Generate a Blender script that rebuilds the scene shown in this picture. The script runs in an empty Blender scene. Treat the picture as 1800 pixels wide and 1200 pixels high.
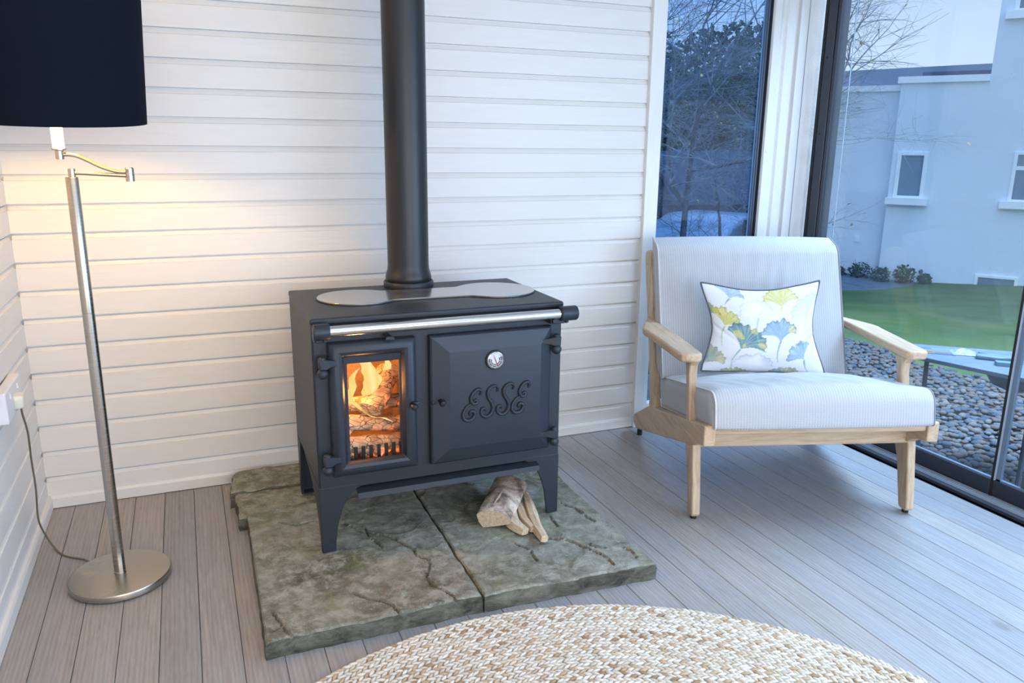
import bpy, bmesh, math, random
from mathutils import Vector, Matrix, noise

random.seed(7)
scene = bpy.context.scene
C = scene.collection
PI = math.pi

# ------------------------------------------------------------------ camera
cam_d = bpy.data.cameras.new('camera')
cam = bpy.data.objects.new('camera', cam_d)
C.objects.link(cam)
scene.camera = cam
FPX, YAW, PITCH, ROLL = 1383.109, 0.392875, 0.245554, 0.010518
cam_d.sensor_fit = 'HORIZONTAL'
cam_d.sensor_width = 36.0
cam_d.lens = FPX / 1800 * 36.0
cam_d.clip_end = 2000
_d = Vector((math.sin(YAW) * math.cos(PITCH), math.cos(YAW) * math.cos(PITCH), -math.sin(PITCH)))
_r = Vector((math.cos(YAW), -math.sin(YAW), 0))
_u = _r.cross(_d)
_r2 = math.cos(ROLL) * _r + math.sin(ROLL) * _u
_u2 = -math.sin(ROLL) * _r + math.cos(ROLL) * _u
cam.matrix_world = Matrix(((_r2.x, _u2.x, -_d.x, 0.641517), (_r2.y, _u2.y, -_d.y, -3.627714),
                           (_r2.z, _u2.z, -_d.z, 1.545942), (0, 0, 0, 1)))

# ------------------------------------------------------------------ sky, lights, exposure
world = bpy.data.worlds.new('sky')
scene.world = world
world.use_nodes = True
wt = world.node_tree
for n in list(wt.nodes):
    wt.nodes.remove(n)
def WN(t, **kw):
    n = wt.nodes.new(t)
    for k, v in kw.items():
        setattr(n, k, v)
    return n
w_out = WN('ShaderNodeOutputWorld'); w_bg = WN('ShaderNodeBackground')
w_tc = WN('ShaderNodeTexCoord'); w_sep = WN('ShaderNodeSeparateXYZ')
w_map = WN('ShaderNodeMapping'); w_map.inputs['Scale'].default_value = (1.6, 1.6, 6.0)
w_noise = WN('ShaderNodeTexNoise'); w_noise.inputs['Scale'].default_value = 1.6
w_noise.inputs['Detail'].default_value = 5
w_ramp = WN('ShaderNodeValToRGB')
w_ramp.color_ramp.elements[0].position = 0.0; w_ramp.color_ramp.elements[0].color = (0.51, 0.565, 0.66, 1)
w_ramp.color_ramp.elements[1].position = 0.55; w_ramp.color_ramp.elements[1].color = (0.45, 0.67, 1.10, 1)
e = w_ramp.color_ramp.elements.new(0.11); e.color = (0.45, 0.515, 0.63, 1)
e = w_ramp.color_ramp.elements.new(0.19); e.color = (0.32, 0.415, 0.58, 1)
w_mix = WN('ShaderNodeMixRGB'); w_mix.inputs['Color2'].default_value = (0.47, 0.535, 0.64, 1)
w_cr = WN('ShaderNodeValToRGB')
w_cr.color_ramp.elements[0].position = 0.45; w_cr.color_ramp.elements[1].position = 0.7
w_mul = WN('ShaderNodeMath', operation='MULTIPLY'); w_mul.inputs[1].default_value = 0.7
L = wt.links.new
L(w_tc.outputs['Generated'], w_sep.inputs[0]); L(w_sep.outputs['Z'], w_ramp.inputs[0])
L(w_tc.outputs['Generated'], w_map.inputs[0]); L(w_map.outputs[0], w_noise.inputs['Vector'])
L(w_noise.outputs['Fac'], w_cr.inputs[0]); L(w_cr.outputs[0], w_mul.inputs[0])
L(w_mul.outputs[0], w_mix.inputs['Fac']); L(w_ramp.outputs[0], w_mix.inputs['Color1'])
L(w_mix.outputs[0], w_bg.inputs['Color']); L(w_bg.outputs[0], w_out.inputs[0])
w_bg.inputs['Strength'].default_value = 1.8

def area(name, loc, target, sx, sy, power, col):
    ld = bpy.data.lights.new(name, 'AREA')
    ld.shape = 'RECTANGLE'; ld.size = sx; ld.size_y = sy; ld.energy = power; ld.color = col
    o = bpy.data.objects.new(name, ld); C.objects.link(o)
    o.location = loc
    o.rotation_euler = (Vector(target) - Vector(loc)).to_track_quat('-Z', 'Y').to_euler()
    return o
area('fill_side', (3.72, -3.9, 1.25), (0.0, -1.6, 1.1), 2.6, 1.9, 98, (0.52, 0.72, 1.0))  # added fill lamp inside the glass, out of view, brightens the left wall
area('fill_rear', (1.3, -5.7, 1.3), (1.9, 0.0, 0.6), 3.0, 1.7, 80, (1.0, 0.93, 0.87))  # added fill lamp before the solid rear wall, lifts the back wall
area('fill_high', (5.5, -1.6, 5.2), (3.2, -1.8, 0.2), 4.4, 2.6, 1380, (0.56, 0.76, 1.0))  # added lamp panel above the garden, boosts the sky light on the floor
area('fill_ceiling', (1.2, -2.2, 2.56), (1.2, -1.6, 0.0), 2.2, 1.4, 11, (1.0, 0.92, 0.82))  # added unseen lamp under the ceiling, brightens upward-facing edges

scene.view_settings.view_transform = 'Standard'
scene.view_settings.look = 'None'
scene.view_settings.gamma = 1.0
scene.view_settings.exposure = 0.0
scene.view_settings.use_curve_mapping = False
scene.cycles.use_denoising = True
scene.cycles.max_bounces = 10
scene.cycles.transparent_max_bounces = 24
scene.cycles.sample_clamp_indirect = 6.0
scene.cycles.caustics_reflective = False
scene.cycles.caustics_refractive = False

# ------------------------------------------------------------------ helpers: objects
ORG = {}
class MB:
    """collects vertices and faces for ONE mesh object"""
    def __init__(s):
        s.v = []; s.f = []; s.m = []; s.mat = 0
    def add(s, vs, fs):
        b = len(s.v); s.v += [tuple(v) for v in vs]
        for f in fs:
            s.f.append([b + i for i in f]); s.m.append(s.mat)
        return s
    def box(s, x0, x1, y0, y1, z0, z1):
        vs = [(x, y, z) for z in (z0, z1) for y in (y0, y1) for x in (x0, x1)]
        return s.add(vs, [(0, 2, 3, 1), (4, 5, 7, 6), (0, 1, 5, 4), (2, 6, 7, 3), (0, 4, 6, 2), (1, 3, 7, 5)])
    def prism(s, pts, a0, a1, axis='y'):
        """2D polygon extruded; axis y: pts (x,z); axis x: pts (y,z); axis z: pts (x,y)"""
        def P(p, a):
            return {'y': (p[0], a, p[1]), 'x': (a, p[0], p[1]), 'z': (p[0], p[1], a)}[axis]
        n = len(pts)
        vs = [P(p, a0) for p in pts] + [P(p, a1) for p in pts]
        fs = [list(range(n)), list(range(2 * n - 1, n - 1, -1))]
        fs += [(i, n + i, n + (i + 1) % n, (i + 1) % n) for i in range(n)]
        return s.add(vs, fs)
    def loft(s, rings, closed=True, cap=True):
        n = len(rings[0]); vs = [p for r in rings for p in r]; fs = []
        for k in range(len(rings) - 1):
            for i in range(n if closed else n - 1):
                j = (i + 1) % n
                fs.append((k * n + i, k * n + j, (k + 1) * n + j, (k + 1) * n + i))
        if cap:
            fs.append(list(range(n - 1, -1, -1))); fs.append([(len(rings) - 1) * n + i for i in range(n)])
        return s.add(vs, fs)
    def tube(s, pts, rad, n=12, cap=True, flat=1.0):
        pts = [Vector(p) for p in pts]
        rs = rad if isinstance(rad, (list, tuple)) else [rad] * len(pts)
        rings = []; up = None
        for i, p in enumerate(pts):
            t = (pts[min(i + 1, len(pts) - 1)] - pts[max(i - 1, 0)])
            t.normalize()
            if up is None:
                up = Vector((0, 0, 1)) if abs(t.z) < 0.9 else Vector((1, 0, 0))
            a = t.cross(up)
            if a.length < 1e-6:
                a = t.cross(Vector((0, 1, 0)))
            a.normalize(); b = a.cross(t); b.normalize(); up = b
            rings.append([p + a * (rs[i] * math.cos(2 * PI * k / n)) + b * (rs[i] * flat * math.sin(2 * PI * k / n)) for k in range(n)])
        return s.loft(rings, True, cap)
    def lathe(s, prof, c, n=32, axis='z', cap=False):
        """profile (r, h) about an axis through c"""
        rings = []
        for r, h in prof:
            ring = []
            for k in range(n):
                a = 2 * PI * k / n; x, y = r * math.cos(a), r * math.sin(a)
                ring.append({'z': (c[0] + x, c[1] + y, c[2] + h), 'y': (c[0] + x, c[1] + h, c[2] - y),
                             'x': (c[0] + h, c[1] + x, c[2] + y)}[axis])
            rings.append(ring)
        return s.loft(rings, True, cap)
    def ball(s, c, r, n=12, m=8, sc=(1, 1, 1)):
        return s.lathe([(max(1e-5, r * math.sin(PI * k / m)) , -r * math.cos(PI * k / m) * sc[2]) for k in range(m + 1)], c, n)

def link(o):
    C.objects.link(o); return o

def tag(o, label=None, cat=None, group=None, kind=None):
    if label: o['label'] = label
    if cat: o['category'] = cat
    if group: o['group'] = group
    if kind: o['kind'] = kind
    return o

def empty(name, loc=(0, 0, 0), rz=0.0):
    o = bpy.data.objects.new(name, None); o.empty_display_size = 0.1
    o.location = loc; o.rotation_euler = (0, 0, rz)
    ORG[o] = Vector(loc)
    return link(o)

def obj(name, mb, mats, parent=None, loc=None, local=False, smooth=35, bevel=0, seg=2, recalc=True):
    """link a mesh object; vertices are world coordinates unless local"""
    me = bpy.data.meshes.new(name)
    if parent is not None:
        org = ORG.get(parent, Vector()) if not local else Vector()
    else:
        org = Vector(loc) if loc is not None else Vector()
    me.from_pydata([(v[0] - org.x, v[1] - org.y, v[2] - org.z) for v in mb.v], [], mb.f)
    if not isinstance(mats, (list, tuple)):
        mats = [mats]
    for m in mats:
        me.materials.append(m)
    if len(mats) > 1:
        me.polygons.foreach_set('material_index', mb.m)
    if recalc:
        bm = bmesh.new(); bm.from_mesh(me)
        bmesh.ops.recalc_face_normals(bm, faces=bm.faces)
        bm.to_mesh(me); bm.free()
    if smooth:
        me.polygons.foreach_set('use_smooth', [True] * len(me.polygons))
        if smooth < 179:
            me.set_sharp_from_angle(angle=math.radians(smooth))
    me.update()
    o = bpy.data.objects.new(name, me)
    if parent is not None:
        o.parent = parent; ORG[o] = org
    else:
        o.location = org; ORG[o] = org
    if bevel:
        b = o.modifiers.new('bevel', 'BEVEL'); b.width = bevel; b.segments = seg
        b.limit_method = 'ANGLE'; b.angle_limit = math.radians(40)
        b.harden_normals = False
    return link(o)

def lerp(a, b, t): return a + (b - a) * t
def smoothstep(a, b, x):
    t = max(0.0, min(1.0, (x - a) / (b - a) if b != a else 0)); return t * t * (3 - 2 * t)

def curve_pts(pts, n):
    """Catmull-Rom through the points"""
    P = [Vector(p) for p in pts]; out = []
    for i in range(len(P) - 1):
        p0 = P[max(i - 1, 0)]; p1 = P[i]; p2 = P[i + 1]; p3 = P[min(i + 2, len(P) - 1)]
        for k in range(n):
            t = k / n
            out.append(0.5 * ((2 * p1) + (p2 - p0) * t + (2 * p0 - 5 * p1 + 4 * p2 - p3) * t * t + (3 * p1 - p0 - 3 * p2 + p3) * t ** 3))
    out.append(P[-1]); return out

# ------------------------------------------------------------------ helpers: materials
class NM:
    def __init__(s, name, rough=0.5, metallic=0.0, col=None, spec=0.5):
        s.m = bpy.data.materials.new(name); s.m.use_nodes = True
        s.t = s.m.node_tree; s.b = s.t.nodes['Principled BSDF']; s.o = s.t.nodes['Material Output']
        s.b.inputs['Roughness'].default_value = rough; s.b.inputs['Metallic'].default_value = metallic
        s.b.inputs['Specular IOR Level'].default_value = spec
        if col: s.b.inputs['Base Color'].default_value = (*col, 1)
    def n(s, t, **kw):
        x = s.t.nodes.new(t)
        for k, v in kw.items():
            if k.startswith('i_'):
                x.inputs[k[2:].replace('_', ' ')].default_value = v
            else:
                setattr(x, k, v)
        return x
    def l(s, a, b): s.t.links.new(a, b)
    def coords(s, kind='Object', scale=(1, 1, 1), rot=(0, 0, 0)):
        tc = s.n('ShaderNodeTexCoord'); mp = s.n('ShaderNodeMapping')
        mp.inputs['Scale'].default_value = scale; mp.inputs['Rotation'].default_value = rot
        s.l(tc.outputs[kind], mp.inputs[0]); return mp.outputs[0]
    def noise(s, vec, scale, detail=4, rough=0.55, dist=0.0):
        x = s.n('ShaderNodeTexNoise'); x.inputs['Scale'].default_value = scale
        x.inputs['Detail'].default_value = detail; x.inputs['Roughness'].default_value = rough
        x.inputs['Distortion'].default_value = dist
        if vec is not None: s.l(vec, x.inputs['Vector'])
        return x.outputs['Fac']
    def vor(s, vec, scale, feature='F1', out='Distance'):
        x = s.n('ShaderNodeTexVoronoi', feature=feature); x.inputs['Scale'].default_value = scale
        if vec is not None: s.l(vec, x.inputs['Vector'])
        return x.outputs[out]
    def ramp(s, fac, stops, interp='LINEAR'):
        x = s.n('ShaderNodeValToRGB'); cr = x.color_ramp; cr.interpolation = interp
        while len(cr.elements) < len(stops): cr.elements.new(0.5)
        for e_, (p, c) in zip(cr.elements, stops):
            e_.position = p; e_.color = (*c, 1) if len(c) == 3 else c
        s.l(fac, x.inputs[0]); return x.outputs[0]
    def mix(s, fac, a, b, mode='MIX'):
        x = s.n('ShaderNodeMixRGB', blend_type=mode)
        for inp, v in (('Fac', fac), ('Color1', a), ('Color2', b)):
            if isinstance(v, (int, float)): x.inputs[inp].default_value = v
            elif isinstance(v, tuple): x.inputs[inp].default_value = (*v, 1) if len(v) == 3 else v
            else: s.l(v, x.inputs[inp])
        return x.outputs[0]
    def math(s, op, a, b=None):
        x = s.n('ShaderNodeMath', operation=op)
        for i, v in enumerate((a, b)):
            if v is None: continue
            if isinstance(v, (int, float)): x.inputs[i].default_value = v
            else: s.l(v, x.inputs[i])
        return x.outputs[0]
    def bump(s, h, strength=0.3, dist=0.005, prev=None):
        x = s.n('ShaderNodeBump'); x.inputs['Strength'].default_value = strength; x.inputs['Distance'].default_value = dist
        s.l(h, x.inputs['Height'])
        if prev is not None: s.l(prev, x.inputs['Normal'])
        s.l(x.outputs[0], s.b.inputs['Normal']); return x.outputs[0]
    def base(s, c): s.l(c, s.b.inputs['Base Color'])
    def rough(s, c): s.l(c, s.b.inputs['Roughness'])

def painted_wood(name, col, along='x'):
    m = NM(name, 0.38)
    sc = {'x': (1.2, 14, 14), 'y': (14, 1.2, 14), 'z': (14, 14, 1.2)}[along]
    co = m.coords(scale=sc)
    oi = m.n('ShaderNodeObjectInfo')
    ad = m.n('ShaderNodeVectorMath', operation='ADD'); m.l(co, ad.inputs[0])
    mu = m.math('MULTIPLY', oi.outputs['Random'], 40.0)
    m.l(mu, ad.inputs[1])
    v = ad.outputs[0]
    g = m.noise(v, 2.6, 6, 0.6, 1.4)
    k = m.vor(v, 0.9)
    f = m.math('ADD', g, m.math('MULTIPLY', m.math('LESS_THAN', k, 0.05), 0.2))
    m.bump(f, 0.28, 0.004)
    c = m.ramp(g, [(0.3, tuple(x * 0.965 for x in col)), (0.7, col)])
    m.base(c)
    return m.m

M = {}
M['wall_paint'] = painted_wood('wall_paint', (0.80, 0.785, 0.765), 'x')
M['wall_paint_left'] = painted_wood('wall_paint_left', (0.80, 0.785, 0.765), 'y')
M['frame_paint'] = painted_wood('frame_paint', (0.84, 0.84, 0.83), 'z')
M['plain_white'] = NM('plain_white', 0.6, col=(0.8, 0.8, 0.79)).m

def m_floor():
    m = NM('washed_floor_wood', 0.42, spec=0.45)
    tc = m.n('ShaderNodeTexCoord'); oi = m.n('ShaderNodeObjectInfo')
    off = m.math('MULTIPLY', oi.outputs['Random'], 31.0)
    ad = m.n('ShaderNodeVectorMath', operation='ADD'); m.l(tc.outputs['Object'], ad.inputs[0]); m.l(off, ad.inputs[1])
    mp = m.n('ShaderNodeMapping'); mp.inputs['Scale'].default_value = (1, 0.06, 1); m.l(ad.outputs[0], mp.inputs[0])
    v = mp.outputs[0]
    wv = m.n('ShaderNodeTexWave', wave_type='BANDS', bands_direction='X')
    wv.inputs['Scale'].default_value = 22; wv.inputs['Distortion'].default_value = 9.0
    wv.inputs['Detail'].default_value = 3; wv.inputs['Detail Scale'].default_value = 0.6
    m.l(v, wv.inputs['Vector'])
    fine = m.noise(v, 210, 3, 0.6)
    broad = m.noise(v, 9, 3, 0.5, 0.4)
    mid = m.noise(v, 70, 3, 0.6, 0.8)
    grain = m.math('ADD', m.math('ADD', m.math('MULTIPLY', wv.outputs['Fac'], 0.12), m.math('MULTIPLY', fine, 0.38)), m.math('MULTIPLY', mid, 0.5))
    c1 = m.ramp(grain, [(0.3, (0.215, 0.180, 0.148)), (0.5, (0.325, 0.290, 0.258)), (0.7, (0.42, 0.390, 0.36))])
    c2 = m.mix(m.math('MULTIPLY', broad, 0.8), c1, (0.29, 0.32, 0.37))
    # per plank tone
    pr = m.ramp(oi.outputs['Random'], [(0, (0.86, 0.88, 0.91)), (0.5, (1, 0.985, 0.97)), (1, (1.08, 1.03, 0.97))])
    c3 = m.mix(1.0, c2, pr, 'MULTIPLY')
    # knots
    mk = m.n('ShaderNodeMapping'); mk.inputs['Scale'].default_value = (1, 0.5, 1); m.l(ad.outputs[0], mk.inputs[0])
    kd = m.vor(mk.outputs[0], 3.2)
    kf = m.ramp(kd, [(0.035, (1, 1, 1)), (0.075, (0, 0, 0))])
    c4 = m.mix(m.math('MULTIPLY', kf, 0.6), c3, (0.17, 0.14, 0.12))
    m.base(c4)
    r = m.ramp(grain, [(0.3, (0.46,) * 3), (0.7, (0.32,) * 3)])
    m.rough(r)
    m.bump(grain, 0.22, 0.0025)
    return m.m
M['floor_wood'] = m_floor()

def m_stone():
    m = NM('sandstone_flag', 0.82, spec=0.3)
    v = m.coords()
    oi = m.n('ShaderNodeObjectInfo')
    a = m.noise(v, 3.2, 8, 0.62, 0.6); b = m.noise(v, 16, 8, 0.7, 0.3); c = m.noise(v, 90, 5, 0.7)
    col = m.ramp(a, [(0.32, (0.095, 0.098, 0.070)), (0.45, (0.190, 0.186, 0.145)), (0.55, (0.265, 0.258, 0.212)), (0.68, (0.185, 0.205, 0.145))])
    col = m.mix(m.ramp(b, [(0.46, (0, 0, 0)), (0.62, (0.85,) * 3)]), col, (0.40, 0.395, 0.345))
    col = m.mix(m.ramp(b, [(0.30, (0.8,) * 3), (0.43, (0, 0, 0))]), col, (0.085, 0.085, 0.06))
    moss = m.noise(v, 5.5, 6, 0.7, 1.0)
    col = m.mix(m.ramp(moss, [(0.55, (0, 0, 0)), (0.72, (0.55,) * 3)]), col, (0.20, 0.235, 0.10))
    rust = m.noise(m.coords(scale=(1, 1, 1), rot=(0.5, 0.2, 0.8)), 4.0, 6, 0.6, 0.5)
    col = m.mix(m.ramp(rust, [(0.62, (0, 0, 0)), (0.78, (0.35,) * 3)]), col, (0.22, 0.16, 0.105))
    pit = m.noise(v, 260, 2, 0.5)
    col = m.mix(m.ramp(pit, [(0.66, (0, 0, 0)), (0.72, (0.65,) * 3)]), col, (0.62, 0.60, 0.55))
    at = m.n('ShaderNodeVertexColor', layer_name='dirt')
    col = m.mix(m.math('MULTIPLY', at.outputs['Color'], 0.85), col, (0.055, 0.042, 0.022))
    lich = m.noise(v, 34, 6, 0.75, 0.4)
    col = m.mix(m.ramp(lich, [(0.60, (0, 0, 0)), (0.68, (0.6,) * 3)]), col, (0.50, 0.50, 0.44))
    m.base(col)
    h = m.math('ADD', m.math('MULTIPLY', b, 1.0), m.math('MULTIPLY', c, 0.35))
    m.bump(h, 0.95, 0.013)
    return m.m
M['stone'] = m_stone()


def m_stone_edge():  # darker stone for the sides of the flags
    m = NM('dark_flag_edge', 0.9, spec=0.2)
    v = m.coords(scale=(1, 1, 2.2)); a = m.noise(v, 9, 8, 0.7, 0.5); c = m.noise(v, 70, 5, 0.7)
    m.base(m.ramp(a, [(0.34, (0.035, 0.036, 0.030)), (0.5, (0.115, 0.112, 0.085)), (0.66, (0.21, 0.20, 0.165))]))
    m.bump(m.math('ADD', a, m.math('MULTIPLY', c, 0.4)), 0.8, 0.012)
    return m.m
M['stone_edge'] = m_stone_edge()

def m_iron(name='matt_black_steel', col=(0.027, 0.034, 0.045), rough=0.46, bs=0.12):
    m = NM(name, rough, 0.35, col)
    v = m.coords(); f = m.noise(v, 620, 2, 0.5)
    m.bump(f, bs, 0.0012)
    return m.m
M['iron'] = m_iron()
M['iron_cast'] = m_iron('painted_cast_iron', (0.027, 0.035, 0.048), 0.42, 0.38)
M['iron_dark'] = m_iron('dark_iron', (0.014, 0.014, 0.016), 0.5, 0.1)
M['flue'] = m_iron('flue_paint', (0.027, 0.029, 0.034), 0.38, 0.06)
M['dark_metal'] = NM('anodised_dark_metal', 0.38, 0.5, (0.055, 0.06, 0.075)).m
M['black_rubber'] = NM('black_rubber', 0.7, 0, (0.012, 0.012, 0.014)).m
M['grey_edge'] = NM('grey_seal', 0.35, 0.2, (0.16, 0.22, 0.30)).m
M['bead'] = NM('slate_blue_bead', 0.4, 0.1, (0.07, 0.11, 0.17)).m
M['track_ridge'] = NM('bright_track_ridge', 0.3, 0.3, (0.46, 0.52, 0.60)).m

def m_brushed(name, col, rough=0.24, along='z', aniso=0.5):
    m = NM(name, rough, 1.0, col)
    sc = {'z': (1, 1, 120), 'x': (120, 1, 1), 'r': (1, 1, 1)}[along]
    v = m.coords(scale=sc); f = m.noise(v, 8, 3, 0.6)
    m.rough(m.ramp(f, [(0.3, (rough * 0.92,) * 3), (0.7, (rough * 1.1,) * 3)]))
    return m.m
M['nickel'] = m_brushed('satin_nickel', (0.46, 0.42, 0.365), 0.26)
M['steel'] = m_brushed('polished_steel', (0.62, 0.62, 0.63), 0.15, 'x')

def m_hob():
    m = NM('ground_steel_hotplate', 0.16, 0.85, (0.50, 0.49, 0.48))
    v = m.coords(scale=(2, 60, 1)); f = m.noise(v, 12, 3, 0.6)
    m.rough(m.ramp(f, [(0.3, (0.13,) * 3), (0.7, (0.20,) * 3)]))
    return m.m
M['hob'] = m_hob()

def m_teak(name, along):
    m = NM(name, 0.5, spec=0.35)
    sc = {'x': (1.5, 16, 16), 'y': (16, 1.5, 16), 'z': (16, 16, 1.5)}[along]
    oi = m.n('ShaderNodeObjectInfo')
    co = m.coords(scale=sc); ad = m.n('ShaderNodeVectorMath', operation='ADD'); m.l(co, ad.inputs[0]); m.l(m.math('MULTIPLY', oi.outputs['Random'], 9.0), ad.inputs[1])
    a = m.noise(ad.outputs[0], 1.6, 3, 0.5, 1.2); f = m.noise(ad.outputs[0], 9, 5, 0.65)
    g = m.math('ADD', m.math('MULTIPLY', a, 0.62), m.math('MULTIPLY', f, 0.38))
    m.base(m.ramp(g, [(0.32, (0.40, 0.27, 0.165)), (0.5, (0.55, 0.40, 0.265)), (0.68, (0.64, 0.49, 0.34))])); m.bump(f, 0.12, 0.001)
    return m.m
M['teak'] = m_teak('oiled_teak', 'x')
M['teak_y'] = m_teak('oiled_teak_lengthwise', 'y')
M['teak_z'] = m_teak('oiled_teak_upright', 'z')

def m_fabric(name, col, col2, sc=260, stripes=True):
    m = NM(name, 0.92, spec=0.15)
    m.b.inputs['Sheen Weight'].default_value = 0.25
    v = m.coords(rot=(0, 0, 0))
    # woven zigzag: columns of short slanted stitches
    sep = m.n('ShaderNodeSeparateXYZ'); m.l(v, sep.inputs[0])
    zy = m.math('ADD', sep.outputs['Y'], sep.outputs['Z'])
    tri = m.math('PINGPONG', sep.outputs['X'], 0.0058)
    ph = m.math('ADD', m.math('MULTIPLY', tri, 1.0), zy)
    s1 = m.math('SINE', m.math('MULTIPLY', ph, 820.0))
    s2 = m.math('COSINE', m.math('MULTIPLY', sep.outputs['X'], 1083.0 / 2))
    n_ = m.noise(v, 300, 3, 0.6)
    f = m.math('ADD', m.math('ADD', m.math('MULTIPLY', s1, 0.16), m.math('MULTIPLY', s2, 0.085)), m.math('ADD', m.math('MULTIPLY', n_, 0.35), 0.30))
    c = m.ramp(f, [(0.25, col2), (0.62, col)])
    m.base(c); m.bump(f, 0.45, 0.0018)
    return m.m
M['cushion'] = m_fabric('woven_oat_fabric', (0.53, 0.525, 0.53), (0.33, 0.335, 0.36))
M['piping'] = NM('grey_piping', 0.9, 0, (0.24, 0.24, 0.26)).m
M['piping_light'] = NM('pale_piping', 0.9, 0, (0.60, 0.60, 0.61)).m
M['pillow_piping'] = NM('charcoal_piping', 0.85, 0, (0.10, 0.105, 0.125)).m

def m_pillow():
    m = NM('ginkgo_print_cotton', 0.85, spec=0.2)
    at = m.n('ShaderNodeVertexColor', layer_name='print')
    m.base(at.outputs['Color'])
    v = m.coords(); m.bump(m.noise(v, 500, 2, 0.5), 0.15, 0.001)
    return m.m
M['pillow'] = m_pillow()

def m_shade():
    m = NM('navy_linen_shade', 0.9, col=(0.006, 0.009, 0.017), spec=0.08)
    m.bump(m.noise(m.coords(scale=(1, 1, 2)), 700, 2, 0.5), 0.25, 0.001)
    return m.m
M['shade'] = m_shade()
M['shade_lining'] = NM('gold_shade_lining', 0.4, 0.3, (0.82, 0.62, 0.30)).m

def emit(name, col, strength):
    m = NM(name, 0.5, col=col)
    m.b.inputs['Emission Color'].default_value = (*col, 1); m.b.inputs['Emission Strength'].default_value = strength
    return m.m
M['candle'] = emit('lit_candle_tube', (1.0, 0.80, 0.42), 2.6)
M['bulb'] = emit('lit_bulb', (1.0, 0.72, 0.36), 30)

def m_glass(name='window_glass', tint=(0.80, 0.90, 0.97), refl=1.0, dirt=0.0):
    m = NM(name)
    t = m.t; t.nodes.remove(m.b)
    tr = m.n('ShaderNodeBsdfTransparent'); tr.inputs[0].default_value = (*tint, 1)
    gl = m.n('ShaderNodeBsdfGlossy'); gl.inputs['Roughness'].default_value = 0.02
    ge = m.n('ShaderNodeNewGeometry'); fr = m.n('ShaderNodeFresnel')
    m.l(m.math('ADD', 1.45, m.math('MULTIPLY', ge.outputs['Backfacing'], 1 / 1.45 - 1.45)), fr.inputs[0])   # same loss on entering and leaving the pane
    f = m.math('MULTIPLY', fr.outputs[0], refl)
    mx = m.n('ShaderNodeMixShader'); m.l(f, mx.inputs[0]); m.l(tr.outputs[0], mx.inputs[1]); m.l(gl.outputs[0], mx.inputs[2])
    last = mx.outputs[0]
    if dirt:
        # rain spots and a thin haze of condensation on the pane
        df = m.n('ShaderNodeBsdfDiffuse'); df.inputs[0].default_value = (0.75, 0.85, 0.95, 1)
        v = m.coords()
        spots = m.ramp(m.vor(v, 26), [(0.035, (1, 1, 1)), (0.06, (0, 0, 0))])
        sm = m.ramp(m.noise(v, 2.5, 3), [(0.35, (0, 0, 0)), (0.7, (1, 1, 1))])
        ff = m.math('ADD', m.math('MULTIPLY', m.math('MULTIPLY', spots, sm), 0.35), m.math('MULTIPLY', sm, dirt))
        mx2 = m.n('ShaderNodeMixShader'); m.l(ff, mx2.inputs[0]); m.l(last, mx2.inputs[1]); m.l(df.outputs[0], mx2.inputs[2])
        last = mx2.outputs[0]
    m.l(last, m.o.inputs[0])
    return m.m
M['glass'] = m_glass('back_window_glass', (0.66, 0.82, 0.99))
M['glass_door'] = m_glass('sliding_door_glass', (0.88, 0.94, 0.985), 1.0, 0.05)
M['glass_clear'] = m_glass('stove_glass', (0.97, 0.97, 0.96), 0.25)

def m_jute():
    m = NM('natural_jute', 0.9, spec=0.15)
    v = m.coords()
    at = m.n('ShaderNodeVertexColor', layer_name='tone')
    f = m.noise(v, 180, 3, 0.7)
    c = m.mix(0.35, at.outputs['Color'], m.ramp(f, [(0.3, (0.50, 0.38, 0.26)), (0.6, (0.95, 0.92, 0.88))]), 'MULTIPLY')
    c = m.mix(0.5, at.outputs['Color'], c)
    m.base(c)
    m.bump(m.noise(m.coords(scale=(1, 1, 1)), 900, 2, 0.6), 0.6, 0.002)
    return m.m
M['jute'] = m_jute()

def m_bark():
    m = NM('birch_bark', 0.8, spec=0.2)
    v = m.coords()
    a = m.noise(v, 14, 6, 0.65, 0.5); b = m.noise(m.coords(scale=(1, 1, 1)), 55, 4, 0.6)
    c = m.ramp(a, [(0.36, (0.17, 0.13, 0.11)), (0.47, (0.46, 0.36, 0.28)), (0.60, (0.72, 0.61, 0.49))])
    c = m.mix(m.ramp(b, [(0.56, (0, 0, 0)), (0.7, (0.6,) * 3)]), c, (0.14, 0.11, 0.10))
    m.base(c); m.bump(m.math('ADD', a, b), 0.5, 0.004)
    return m.m
M['bark'] = m_bark()
def m_split(name='split_wood', lo=(0.50, 0.33, 0.18), hi=(0.72, 0.58, 0.43)):
    m = NM(name, 0.75, spec=0.2)
    v = m.coords(scale=(26, 4, 26), rot=(0, 0, -0.32))
    a = m.noise(v, 4, 5, 0.65, 0.4)
    m.base(m.ramp(a, [(0.3, lo), (0.62, hi)])); m.bump(a, 0.5, 0.003)
    return m.m
M['split'] = m_split()
M['log_end'] = m_split('log_end_grain', (0.42, 0.30, 0.19), (0.64, 0.50, 0.35))

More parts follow.
